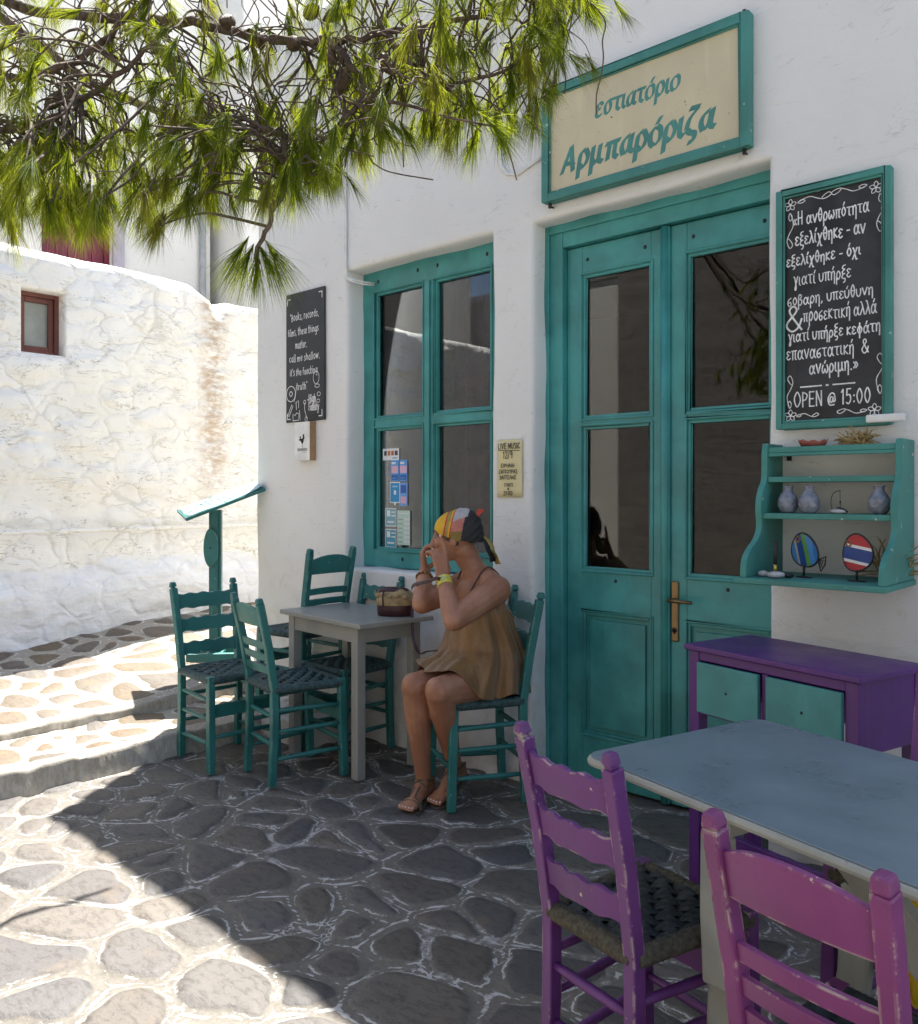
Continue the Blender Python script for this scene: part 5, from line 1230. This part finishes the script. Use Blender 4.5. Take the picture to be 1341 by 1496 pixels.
body = remeshed(mb, 'body', M['skin'], pr, .0042, 5)
# eyes, brows, nails
mb = MB(); nail = flat('pale_nail', (.75,.62,.58), .3)
for s in (1,-1): mb2 = MB(); mb2.ell(H_(.082,.032*s,.004), (.008,.012,.008), 12, M=HB); mb2.build('eye', flat('eye_white', (.30,.25,.22), .2), pr); mb2 = MB(); mb2.tube([H_(.090,.012*s,.026), H_(.092,.03*s,.030), H_(.078,.052*s,.024)], [.002,.003,.0015], 6); mb2.build('eyebrow', flat('brown_hair', (.06,.035,.02), .7), pr)
for q, d in tips:
    mb = MB(); sd = d.cross(FF).normalized(); mb.ell(q, (.0062,.0048,.0022), 8, M=Matrix((d, sd, d.cross(sd))).transposed()); mb.build('fingernail', nail, pr)
# headscarf
def scarf_line(x): return -.016+(.62*x if x > 0 else .22*x) + .004*math.sin(x*90)
sm = [flat('scarf_'+n_, c_, .75, .12, 25) for n_, c_ in (('yellow',(.62,.36,.02)),('red',(.45,.05,.02)),('khaki',(.33,.24,.06)),('grey',(.40,.38,.38)),('pink',(.48,.17,.13)),('black',(.02,.019,.021)),('olive',(.22,.15,.035)))]
mb = MB(); n1_, n2_ = 200, 110; vs = []
for i in range(n2_+1):
    th = math.pi*i/n2_
    for j in range(n1_):
        a = 2*math.pi*j/n1_; x, y, z = math.sin(th)*math.cos(a), math.sin(th)*math.sin(a), math.cos(th)
        back = max(0, -x); r = V((x*(.101+.030*back), y*(.082+.004*back), z*(.108+.012*back)+.026*back*max(0, z+.35)))
        r *= 1+.014*math.sin(z*26+x*13+y*7)*(.3+back)+.010*math.sin(a*9+z*9)
        vs.append(H_(r.x-.004, r.y, r.z+.004))
def loc(i, j): return HB.transposed() @ (vs[i*n1_+j % n1_]-hc)
for i in range(n2_):
    for j in range(n1_):
        q = loc(i, j)
        if q.z < scarf_line(q.x): continue
        u = q.x + .25*q.z; 
        if u > .042: mi = 0
        elif u > .034: mi = 1
        elif u > .012: mi = 2 if (u > .020) else 0
        elif u > .006: mi = 1
        elif q.z > .062-.25*min(0, q.x): mi = 3 if u > -.055 else 5
        elif u > -.045: mi = 4 if q.z > .02 else 6
        else: mi = 5
        o = len(mb.v); mb.v += [tuple(vs[k]) for k in (i*n1_+j, i*n1_+(j+1) % n1_, (i+1)*n1_+(j+1) % n1_, (i+1)*n1_+j)]; mb.f.append((o, o+1, o+2, o+3)); mb.m.append(mi); mb.sm.append(True)
hm = MB()
for i in range(n2_):
    for j in range(n1_):
        q = loc(i, j)
        if not (scarf_line(q.x)-.020 < q.z < scarf_line(q.x)+.012 and -.03 < q.x < .085): continue
        o = len(hm.v); hm.v += [tuple(hc+(vs[k]-hc)*.955) for k in (i*n1_+j, i*n1_+(j+1) % n1_, (i+1)*n1_+(j+1) % n1_, (i+1)*n1_+j)]; hm.f.append((o, o+1, o+2, o+3)); hm.m.append(0); hm.sm.append(True)
hr = hm.build('hair', flat('brown_hair_strands', (.10,.05,.025), .6, .5, 120, bump=.8), pr); hr.modifiers.new('t', 'SOLIDIFY').thickness = .004
sc = mb.build('headscarf', sm, pr); sc.modifiers.new('t', 'SOLIDIFY').thickness = .003
mb = MB(); kn_ = H_(-.112,.012,-.012); mb.ell(kn_, (.024,.022,.020), 14, 5, HB)
def ribbon(pts, w_, mi, tw=.4):
    P_ = smooth3(pts); n = len(P_); vs = []
    for i, p in enumerate(P_):
        t = i/(n-1); sdv = (hl*math.cos(tw*t)+hf*math.sin(tw*t)); 
        for k in (-1,-.33,.33,1): vs.append(p+sdv*w_*k*(.5+.7*t)+hf*.010*math.cos(k*4+t*5))
    mb.add(vs, [(i*4+k, i*4+k+1, i*4+5+k, i*4+4+k) for i in range(n-1) for k in range(3)], mi, True)
def smooth3(pts, k=5):
    P_ = [V(p) for p in pts]; out = []
    for i in range(len(P_)-1):
        p0 = P_[max(i-1,0)]; p3 = P_[min(i+2,len(P_)-1)]; p1, p2 = P_[i], P_[i+1]
        for j in range(k): t = j/k; out.append(.5*((2*p1)+(p2-p0)*t+(2*p0-5*p1+4*p2-p3)*t*t+(3*p1-p0-3*p2+p3)*t**3))
    return out+[P_[-1]]
ribbon([kn_, kn_+V((.025,.025,-.03)), kn_+V((.045,.03,-.075)), kn_+V((.055,.035,-.115))], .022, 5); ribbon([kn_+V((0,.0,.005)), kn_+V((.03,.032,-.02)), kn_+V((.062,.04,-.075)), kn_+V((.075,.045,-.125))], .015, 2, -.5)
tp = H_(-.105,.0,.075); mb.add([tp+hl*.02-hu*.012, tp-hl*.02, tp-hf*.012+hu*.035-hl*.004, tp-hf*.045+hu*.028], [(0,1,2),(0,2,3),(1,3,2),(0,3,1)], 1)
kt = mb.build('scarf_knot', sm, pr)
# dress
m, t, b = newmat('brown_satin'); N = NT(t); v = N.pos()
colr = N.mix(N.ramp(N.noise(v, 14, 5, .6, stretch=(1,1,.35)), .3, .72), (.165,.080,.021), (.27,.138,.040)); colr = N.mix(N.ramp(N.noise(v, 300, 2), .4, .7, 0, .25), colr, (.10,.05,.018))
N.l(colr, b.inputs['Base Color']); b.inputs['Roughness'].default_value = .42; b.inputs['Sheen Weight'].default_value = .3
bn = N.bump(N.noise(v, 28, 5, .6, stretch=(1,1,.4)), .6, .012); bn = N.bump(N.noise(v, 55, 3, .5, stretch=(1,1,.10), dist=.3), .3, .008, bn); N.l(bn, b.inputs['Normal']); M['dress'] = m
mb = MB(); NT_, NR = 120, 34; vs = []; td = V((-.03,-1,0)).normalized(); tl = V((.99,-.05,0)).normalized()
rows = [(.0,.865,.128,.105,.156),(.12,.82,.158,.112,.166),(.27,.74,.180,.118,.172),(.44,.665,.225,.128,.184),(.56,.64,.272,.134,.192)]
def lerp_row(t):
    for a, b_ in zip(rows, rows[1:]):
        if t <= b_[0]: k = (t-a[0])/(b_[0]-a[0]); return [x*(1-k)+y*k for x, y in zip(a, b_)]
    return list(rows[-1])
for i in range(NR+1):
    t = i/NR; r = lerp_row(min(t, .56)); c0 = V((-2.565,3.0,0)).lerp(V((-2.563,3.035,0)), min(1, t/.4)); k = max(0, (t-.5)/.5); fd = f_.lerp(td, min(1, t/.56)).normalized(); ld = l_.lerp(tl, min(1, t/.56)).normalized()
    for j in range(NT_):
        a = 2*math.pi*j/NT_; c, s = math.cos(a), math.sin(a)
        fr = r[2] if c > 0 else r[3]; fwd, side, z = fr*c, r[4]*s, r[1]
        if k:
            e = .88; cs, ss = abs(c)**e*(1 if c > 0 else -1), abs(s)**e*(1 if s > 0 else -1)
            hfw = (.375 if c > 0 else .145)*cs; hs = .209*ss; fr_ = max(0, min(1, (c-.5)/.4)); fr_ = fr_*fr_*(3-2*fr_)
            hz = .462*(1-fr_)+(.618-.020*math.exp(-(hs/.03)**2))*fr_ + (.0 if c > 0 else .0) - .012*math.sin(a*3+1)
            fwd = fwd*(1-k)+hfw*k; side = side*(1-k)+hs*k; kz = k if fr_ < .99 else k**1.6; z = z*(1-kz)+hz*kz
        if t < .12: z += (1-t/.12)*(.022*math.exp(-((abs(s)-.5)/.22)**2)*(c > 0) - .022*(c < -.2)*min(1, -c*1.5) - .012*math.exp(-((abs(s)-1)/.15)**2) - .02*math.exp(-(s/.14)**2)*(c > 0))
        fold = (.003+.028*t**1.1)*(1+.5*math.sin(a*5+2.2))*(.6*math.sin(a*13+1.3*math.sin(a*2)+t*1.2)+.4*math.sin(a*23+2+math.sin(a*3)*2))*(1 if c < .55 else .45)
        rad_ = V((fwd, side, 0)); rad_ = rad_.normalized()*fold if rad_.length > 1e-6 else V((0,0,0))
        p = c0 + fd*(fwd+rad_.x) + ld*(side+rad_.y); vs.append(V((p.x, p.y, z + (fold*.5 if k else 0))))
mb.add(vs, [(i*NT_+j, i*NT_+(j+1) % NT_, (i+1)*NT_+(j+1) % NT_, (i+1)*NT_+j) for i in range(NR) for j in range(NT_)], 0, True)
dr = mb.build('dress', M['dress'], pr); s_ = dr.modifiers.new('s', 'SUBSURF'); s_.levels = s_.render_levels = 1; dr.modifiers.new('t', 'SOLIDIFY').thickness = .0025
for s in (-1, 1):
    mb = MB(); sh_ = shL if s > 0 else shR; top = nb.lerp(sh_, .62)+V((0,0,.066))
    mb.tube(smooth3([V((-2.565,3.0,.885))+l_*.078*s+f_*.112, V((-2.565,3.0,.935))+l_*.082*s+f_*.088, top+f_*.03, top-f_*.02, V((-2.565,3.0,.92))+l_*.08*s-f_*.098, V((-2.565,3.0,.845))+l_*.07*s-f_*.112]), .0042, 6); mb.build('dress_strap', flat('brown_strap', (.10,.04,.03), .6), dr)
# sandals
leather = flat('tan_leather', (.115,.075,.038), .6, .2, 40, bump=.4); solem = flat('brown_sole', (.10,.078,.058), .8)
for heel, toe, d, sd, nu, an in feet:
    mb = MB(); prof = [(-.035,.022),(-.02,.032),(.03,.033),(.08,.033),(.13,.044),(.17,.048),(.20,.042),(.225,.026),(.235,.008)]
    poly = [(x, w_) for x, w_ in prof]+[(x, -w_) for x, w_ in reversed(prof)]
    mb.prism(poly, heel-nu*.034, d, sd, nu*.014); so_ = mb.build('sandal', solem, pr, bevel=.003)
    ctr = lambda x, z: heel+d*x+nu*z
    for pts in ([ctr(.155,-.018)+sd*.047, ctr(.150,.012)+sd*.034, ctr(.148,.022), ctr(.152,.012)-sd*.034, ctr(.157,-.018)-sd*.047], [ctr(.175,-.018)+sd*.047, ctr(.168,.010)+sd*.034, ctr(.165,.018), ctr(.166,.010)-sd*.034, ctr(.165,-.018)-sd*.047],
                [ctr(.15,.024)+sd*.01, ctr(.10,.050)+sd*.012, ctr(.06,.066)+sd*.03, ctr(.02,.06)+sd*.036, ctr(-.015,.05)+sd*.02], [ctr(.15,.024)-sd*.01, ctr(.10,.052)-sd*.010, ctr(.06,.068)-sd*.03, ctr(.02,.06)-sd*.036, ctr(-.015,.05)-sd*.02],
                [an+d*.040+nu*.006, an+sd*.037+nu*.006, an-d*.036+nu*.004, an-sd*.037+nu*.006, an+d*.040+nu*.006]):
        mb = MB(); mb.tube(smooth3(pts), .0055, 8); mb.build('strap', leather, so_)
    mb = MB(); k = an+d*.042+nu*.004; mb.tube(smooth3([k, k+d*.03+nu*.006, k+d*.055-nu*.012+sd*.012]), .0035, 6); mb.tube(smooth3([k, k+d*.02-sd*.03, k+d*.03-sd*.055-nu*.02]), .0035, 6); mb.build('bow', leather, so_)
    for k in range(5):
        mb = MB(); p = heel.lerp(toe,.88)+sd*(k-2)*.0165+d*(.030-.003*abs(k-1))+nu*.0095; mb.ell(p, (.005,.0045,.0022), 8, M=Matrix((d, sd, nu)).transposed()); mb.build('toenail', nail, pr)
# bracelets
def ring(c, ax_, r, rt, n, mi_name, mat, beads=0):
    ax_ = ax_.normalized(); a = ax_.orthogonal().normalized(); b_ = ax_.cross(a); mb = MB()
    if beads:
        for k in range(beads): p = c+a*r*math.cos(6.283*k/beads)+b_*r*math.sin(6.283*k/beads); mb.ell(p, (rt,rt,rt), 8, k % 2)
    else:
        vs = []
        for k in range(n):
            e = a*math.cos(6.283*k/n)+b_*math.sin(6.283*k/n)
            for h_, q in ((-1,.94),(-.8,1),(.8,1),(1,.94)): vs.append(c+e*r*q+ax_*rt*h_)
        mb.add(vs, [(k*4+j, ((k+1) % n)*4+j, ((k+1) % n)*4+j+1, k*4+j+1) for k in range(n) for j in range(3)], 0, True)
    return mb.build(mi_name, mat, pr)
m, t, b = newmat('yellow_enamel'); N = NT(t); v = N.pos(); N.l(N.mix(N.ramp(N.noise(v, 45, 2), .45, .55), (.68,.52,.03), (.42,.45,.12)), b.inputs['Base Color']); b.inputs['Roughness'].default_value = .15; b.inputs['Coat Weight'].default_value = .6
c_ = ring(elL.lerp(wrL,.90), wrL-elL, .0355, .021, 28, 'bangle', m); c_.modifiers.new('t', 'SOLIDIFY').thickness = .004
ring(elR.lerp(wrR,.82), wrR-elR, .036, .0055, 0, 'bracelet', [flat('gold_bead', (.35,.22,.07), .35, metal=.7), flat('brown_bead', (.12,.06,.03), .4)], 24)

STRAP = [(-2.935,2.915,.892),(-2.72,2.72,.94),(-2.56,2.64,.972),(-2.501,2.633,.99),(-2.497,2.676,.978)]
# ------------------------------------------------------------------ handbag on the table
hb = thing('handbag', 'small beige and dark maroon bucket bag with leather strap on the grey table', 'handbag', (-3.062, 2.925, .748), rad(38))
canvas = flat('beige_canvas', (.36,.27,.145), .85, .25, 30, bump=.5); maroonl = flat('maroon_leather', (.045,.010,.014), .4, .25, 20)
mb = MB(); mb.lathe([(.0,0),(.074,0),(.080,.006),(.083,.05),(.082,.052)], 40, sx=1.1, sy=.68); mb.build('bottom', maroonl, hb)
mb = MB(); N_ = 64; vs = []; pf = [(.080,.0525),(.085,.066),(.086,.082),(.082,.100),(.073,.116),(.060,.127),(.04,.134),(.0,.136)]
for i, (r, z) in enumerate(pf):
    for j in range(N_):
        a = 2*math.pi*j/N_; k = 1+(.010+.03*(i/7))*math.sin(a*14+math.sin(a*3)*2)*(i > 1) ; sag = -.022*max(0, -math.cos(a))**2*(i/5 if i < 6 else 1); vs.append((r*1.1*k*math.cos(a), r*.68*k*math.sin(a), z+sag+.004*math.sin(a*5)*(i > 2)))
mb.add(vs, [(i*N_+j, i*N_+(j+1) % N_, (i+1)*N_+(j+1) % N_, (i+1)*N_+j) for i in range(7) for j in range(N_)], 0, True); mb.build('body', canvas, hb)
mb = MB(); mb.lathe([(.0,.141),(.035,.140),(.056,.134),(.066,.124),(.064,.121)], 32, c=(-.012,0,.0), sx=1.25, sy=.66); mb.build('flap', maroonl, hb, bevel=.002)
for k in range(14):                                   # gathered frill along the rim
    a = 2*math.pi*k/14; p = V((.088*math.cos(a), .055*math.sin(a), .104+.006*math.sin(k*2.3)-.02*max(0,math.cos(a)))); mb = MB() if k == 0 else mb; mb.ell(p, (.017,.012,.011+.003*math.sin(k*1.7)), 8)
mb.build('gathered_rim', canvas, hb)
mb = MB(); mb.tube([(-.05,-.058,.05),(-.052,-.062,.09),(-.05,-.058,.125)], .004, 6); mb.build('tab', maroonl, hb)
for sx_ in (-1, 1):
    mb = MB(); c = V((sx_*.098,-.006,.112)); mb.tube([c+V((.0,.010*math.cos(a),.012*math.sin(a))) for a in np.linspace(0,6.3,14)], .0022, 6); mb.build('ring', flat('silver_ring', (.5,.5,.48), .25, metal=.9), hb)
mb = MB(); inv = Matrix.Rotation(-rad(38), 3, 'Z'); L3 = lambda p: inv @ (V(p)-V((-3.062,2.925,.748)))
mb.bar([L3(p) for p in smooth3(STRAP)], .016, .004, (0,0,1))
mb.bar([L3(p) for p in smooth3([(-2.985,2.975,.835),(-2.945,2.93,.75),(-2.905,2.895,.66),(-2.83,2.85,.61),(-2.745,2.79,.615),(-2.67,2.745,.640),(-2.60,2.74,.655)])], .014, .004, (1,0,0)); mb.build('strap', maroonl, hb, bevel=.001)
# ------------------------------------------------------------------ the pine: trunk off to the left, limbs reaching over the square
pine = thing('pine_tree', 'green pine tree whose needled branches and cones hang over the top of the view', 'tree', (-5.1, -.2, .18))
PO = V((-5.1, -.2, .18)); Lc = lambda p: V(p)-PO
m, t, b = newmat('pine_bark'); N = NT(t); v = N.pos()
colr = N.mix(N.ramp(N.noise(v, 30, 6, .7), .3, .7), (.045,.032,.024), (.17,.125,.095)); N.l(colr, b.inputs['Base Color']); b.inputs['Roughness'].default_value = .9
N.l(N.bump(N.noise(v, 60, 5, .7), .7, .006), b.inputs['Normal']); M['bark'] = m
m, t, b = newmat('pine_needles'); N = NT(t)
tone = N.n('Attribute', attribute_name='tone').outputs['Fac']
cr = N.n('ValToRGB'); N.l(tone, cr.inputs[0]); e = cr.color_ramp.elements; e[0].color = (.016,.040,.008,1); e[1].color = (.27,.31,.022,1); x_ = e.new(.5); x_.color = (.07,.135,.012,1); x_ = e.new(.985); x_.color = (.20,.15,.05,1)
df = N.n('BsdfPrincipled'); N.l(cr.outputs[0], df.inputs['Base Color']); df.inputs['Roughness'].default_value = .65; df.inputs['Specular IOR Level'].default_value = .25
tl_ = N.n('BsdfTranslucent'); mixc = N.mix(.55, cr.outputs[0], (.58,.66,.02)); N.l(mixc, tl_.inputs[0])
mx = N.n('MixShader'); mx.inputs[0].default_value = .56; N.l(df.outputs[0], mx.inputs[1]); N.l(tl_.outputs[0], mx.inputs[2]); N.l(mx.outputs[0], t.nodes['Material Output'].inputs[0]); t.nodes.remove(b); M['needles'] = m
mb = MB(); mb.tube(smooth3([Lc(p) for p in ((-5.1,-.2,.15),(-5.08,-.2,.6),(-5.12,-.1,1.5),(-5.02,-.02,2.3),(-4.95,.0,3.0),(-5.0,-.1,3.8),(-5.1,-.05,4.6))]), [.17]*5+[.14]*8+[.12]*8+[.10]*5+[.06]*5, 16); mb.build('trunk', M['bark'], pine)
R5 = random.Random(11)
limbs = {'A': ([(-4.96,.0,3.5),(-4.2,.25,3.85),(-3.2,.58,3.45),(-2.65,.78,2.82),(-2.276,.911,2.604),(-1.921,1.096,2.522),(-1.638,1.216,2.418),(-1.433,1.333,2.407),(-1.27,1.481,2.454),(-1.094,1.639,2.556)], .021, .004),
 'B': ([(-3.3,.55,3.5),(-2.85,.62,3.1),(-2.55,.72,2.65),(-2.302,.82,2.408),(-2.104,.932,2.429),(-1.949,1.004,2.527),(-1.782,1.087,2.66),(-1.60,1.25,2.75)], .014, .004),
 'C': ([(-1.997,1.028,2.539),(-1.782,1.087,2.248),(-1.639,1.175,2.195),(-1.61,1.188,2.156),(-1.609,1.176,2.045),(-1.646,1.142,1.925),(-1.65,1.139,1.87)], .011, .004),
 'D': ([(-1.55,1.26,2.41),(-1.453,1.288,2.28),(-1.503,1.23,2.16),(-1.559,1.18,2.124)], .009, .003),
 'E': ([(-3.1,.6,3.4),(-2.75,.58,2.8),(-2.5,.66,2.4),(-2.248,.801,2.251),(-2.047,.915,2.296),(-1.866,1.011,2.426)], .015, .005),
 'F': ([(-1.433,1.333,2.407),(-1.34,1.418,2.297),(-1.2,1.544,2.337)], .008, .003),
 'H': ([(-4.95,.0,3.3),(-4.3,.5,3.7),(-3.85,1.1,3.45),(-3.62,1.7,3.12),(-3.58,2.35,3.1),(-3.55,2.62,3.06)], .034, .010),
 'I': ([(-3.0,.62,3.35),(-2.6,.80,2.9),(-2.25,1.15,2.85),(-1.85,1.35,2.80),(-1.45,1.62,2.72),(-1.15,1.85,2.66)], .014, .004)}
pts_all = []
for k_, (pp_, r0, r1) in limbs.items():
    q = smooth3(pp_, 8); n = len(q); q = [p+V((R5.uniform(-.006,.006), R5.uniform(-.006,.006), R5.uniform(-.006,.006))) for p in q]
    mb = MB(); mb.tube([Lc(p) for p in q], [r0+(r1-r0)*i/(n-1) for i in range(n)], 9); mb.build('branch', M['bark'], pine)
    if k_ != 'H': pts_all += [(p, i/n) for i, p in enumerate(q) if p.x > -3.4]
    else: pts_all += [(p, .5) for p in q[20:]]
tw = MB(); nv = []; nf = []; ntone = []
RL, FD = V((.743,.669,0)), V((-.669,.743,0))     # spread of the bough, and its depth
def low(s):
    """lower edge of the foliage along the spread"""
    P_ = [(-2.2,2.05),(-1.25,1.96),(-1.08,1.96),(-.98,1.90),(-.85,1.93),(-.72,1.90),(-.60,1.98),(-.50,1.97),(-.40,1.96),(-.33,1.97),(-.25,2.04),(-.16,2.10),(-.05,2.13),(.03,2.11),(.10,2.12),(.165,2.11),(.20,2.24),(.26,2.40),(.32,2.56)]
    for a, b_ in zip(P_, P_[1:]):
        if a[0] <= s <= b_[0]: k = (s-a[0])/(b_[0]-a[0]); return a[1]*(1-k)+b_[1]*k
    return 2.5
def tuft(p, d, n, L, tone):
    d = d.normalized(); u = d.orthogonal().normalized(); v_ = d.cross(u)
    for i in range(n):
        a = R5.uniform(0, 6.283); sp = R5.uniform(.05, .48)*(1 if R5.random() < .88 else 1.9); base = p-d*R5.uniform(0, .045)
        e = u*math.cos(a)+v_*math.sin(a); dd = (d*math.cos(sp)+e*math.sin(sp)).normalized(); l = L*R5.uniform(.65, 1.1)
        w_ = dd.cross(V((R5.uniform(-1,1), R5.uniform(-1,1), R5.uniform(-1,1)))).normalized()*.00048
        mid = base+dd*l*.55; tip = base+dd*l+V((0,0,-.10*l))+d*l*.06; o = len(nv)
        nv.extend([base-w_, base+w_, mid+w_, mid-w_, tip]); nf.append((o, o+1, o+2, o+3)); nf.append((o+3, o+2, o+4)); tn = min(.97, max(0, tone+R5.uniform(-.18,.18))); tn = 1.0 if R5.random() < .025 else tn
        ntone.extend([tn]*5)
def twig(a, b_, r):
    mid = a.lerp(b_, .5)+V((R5.uniform(-.05,.05), R5.uniform(-.05,.05), R5.uniform(-.0,.07))); q = [a.lerp(mid, .5)+V((R5.uniform(-.015,.015), R5.uniform(-.015,.015), R5.uniform(-.01,.03)))]
    P_ = smooth3([a, q[0], mid, mid.lerp(b_, .5)+V((R5.uniform(-.02,.02), R5.uniform(-.02,.02), R5.uniform(-.01,.02))), b_], 3)
    n = len(P_); tw.tube([Lc(p) for p in P_], [r*(1-.6*i/n) for i in range(n)], 5, cap=False); return P_
NTUFT = 350; made = 0
while made < NTUFT:
    s = R5.uniform(-1.75, .33) if R5.random() < .25 else R5.uniform(-1.15, .33); dep = R5.uniform(1.72, 2.42)
    lo = low(s*2.0/dep*1.0); z = lo + .07 + (abs(R5.gauss(0, .15)) if R5.random() < .72 else R5.uniform(.1, .75))
    z = 1.35+(z-1.35)*dep/2.0
    if z > 2.95: continue
    p = RL*s*dep/2.0+FD*dep+V((0,0,z))
    c_ = min(R5.sample(pts_all, 60), key=lambda q: (q[0]-p).length+(0 if q[0].z > p.z-.02 else .25))[0]
    dist = (c_-p).length
    if dist > .62: continue
    P_ = twig(c_, p, .0022+.0035*min(1, dist/.5))
    d = (P_[-1]-P_[-4]).normalized()*.5+V((R5.uniform(-.45,.45), R5.uniform(-.45,.45), R5.uniform(-1.3,-.45)))
    big = R5.uniform(.8, 1.15); tone = R5.choice((.1,.3,.5,.65,.85))
    tuft(p, d, int(R5.uniform(85, 165)), .096*big, tone)
    for k in range(R5.choice((0,1,1,2))):
        q0 = P_[R5.randint(len(P_)//2, len(P_)-2)]; q1 = q0+V((R5.uniform(-.09,.09), R5.uniform(-.09,.09), R5.uniform(-.09,.0)))
        if q1.z < lo+.05: continue
        twig(q0, q1, .0018); tuft(q1, (q1-q0)+V((0,0,-.04)), int(R5.uniform(50, 90)), .08*big, tone)
    made += 1
for (p, d) in (((-1.65,1.139,1.875),(-.1,-.05,-1)), ((-1.665,1.12,1.885),(-.5,-.2,-1)), ((-1.632,1.155,1.885),(.45,.3,-1)), ((-1.68,1.11,1.905),(-.6,-.3,-.9)), ((-1.62,1.165,1.90),(.55,.3,-1)), ((-1.559,1.18,2.124),(.1,0,-1)), ((-1.20,1.544,2.337),(.3,.2,-1))):
    tuft(V(p), V(d), 120, .122 if p[0] < -1.6 else .095, .3)
for i in range(420):                                   # bare tangled twigs in the upper bough
    c_ = R5.choice(pts_all)[0]
    if c_.x < -2.6: continue
    q = c_; d = V((R5.uniform(-1,1), R5.uniform(-1,1), R5.uniform(-1,.5))).normalized(); P_ = [q]
    for k in range(R5.randint(4, 9)): d = (d+V((R5.uniform(-.6,.6), R5.uniform(-.6,.6), R5.uniform(-.7,.45)))).normalized(); q = q+d*.04; P_.append(q)
    if P_[-1].z < 2.08: continue
    tw.tube([Lc(p) for p in smooth3(P_, 3)], .0017, 5, cap=False)
tw.build('twigs', M['bark'], pine)['kind'] = 'stuff'
me = bpy.data.meshes.new('needles'); me.from_pydata([tuple(Lc(p)) for p in nv], [], nf); at_ = me.attributes.new('tone', 'FLOAT', 'POINT'); at_.data.foreach_set('value', np.array(ntone, np.float32)); me.materials.append(M['needles'])
link('crown', me, pine)
# closed cones hanging from the limbs
cm = flat('pine_cone', (.105,.070,.045), .7, .35, 60)
mb = MB(); N_ = 16; Lk = 14; vs = []
for i in range(Lk*2+1):
    t_ = i/(Lk*2); r = .021*math.sin(math.pi*min(1, t_*.92+.06))**.75*(1-.28*t_)
    for j in range(N_*2):
        a = math.pi*j/N_; sc_ = 1+.16*max(0, math.cos(a*8+(math.pi if (i//2) % 2 else 0)))*(1 if i % 2 else .2); vs.append((r*sc_*math.cos(a), r*sc_*math.sin(a), -.078*t_))
mb.add(vs, [(i*32+j, i*32+(j+1) % 32, (i+1)*32+(j+1) % 32, (i+1)*32+j) for i in range(Lk*2) for j in range(32)], 0, True)
cone0 = mb.build('pine_cone', cm, pine); first = True
for (px_, py_, pz_, tx, ty) in ((-1.56,1.25,2.40,.5,.4),(-1.52,1.30,2.34,-.6,.3),(-1.62,1.21,2.40,1.2,.2),(-1.44,1.33,2.36,.3,-.5),(-1.70,1.15,2.44,-1.3,.4),(-1.75,1.14,2.47,.9,.9),(-2.13,.92,2.36,.5,.2),(-2.16,.91,2.35,-.5,-.4),(-1.60,1.24,2.47,1.5,.5),(-1.50,1.28,2.47,-1.2,.8),(-1.86,1.05,2.50,.8,-.6),(-1.39,1.38,2.43,.4,.5)):
    c_ = cone0 if first else cone0.copy()
    if not first: COL.objects.link(c_); c_.parent = pine
    first = False; c_.location = V((px_, py_, pz_))-PO; c_.rotation_euler = (tx, ty, px_*9); c_.scale = (.85,)*3
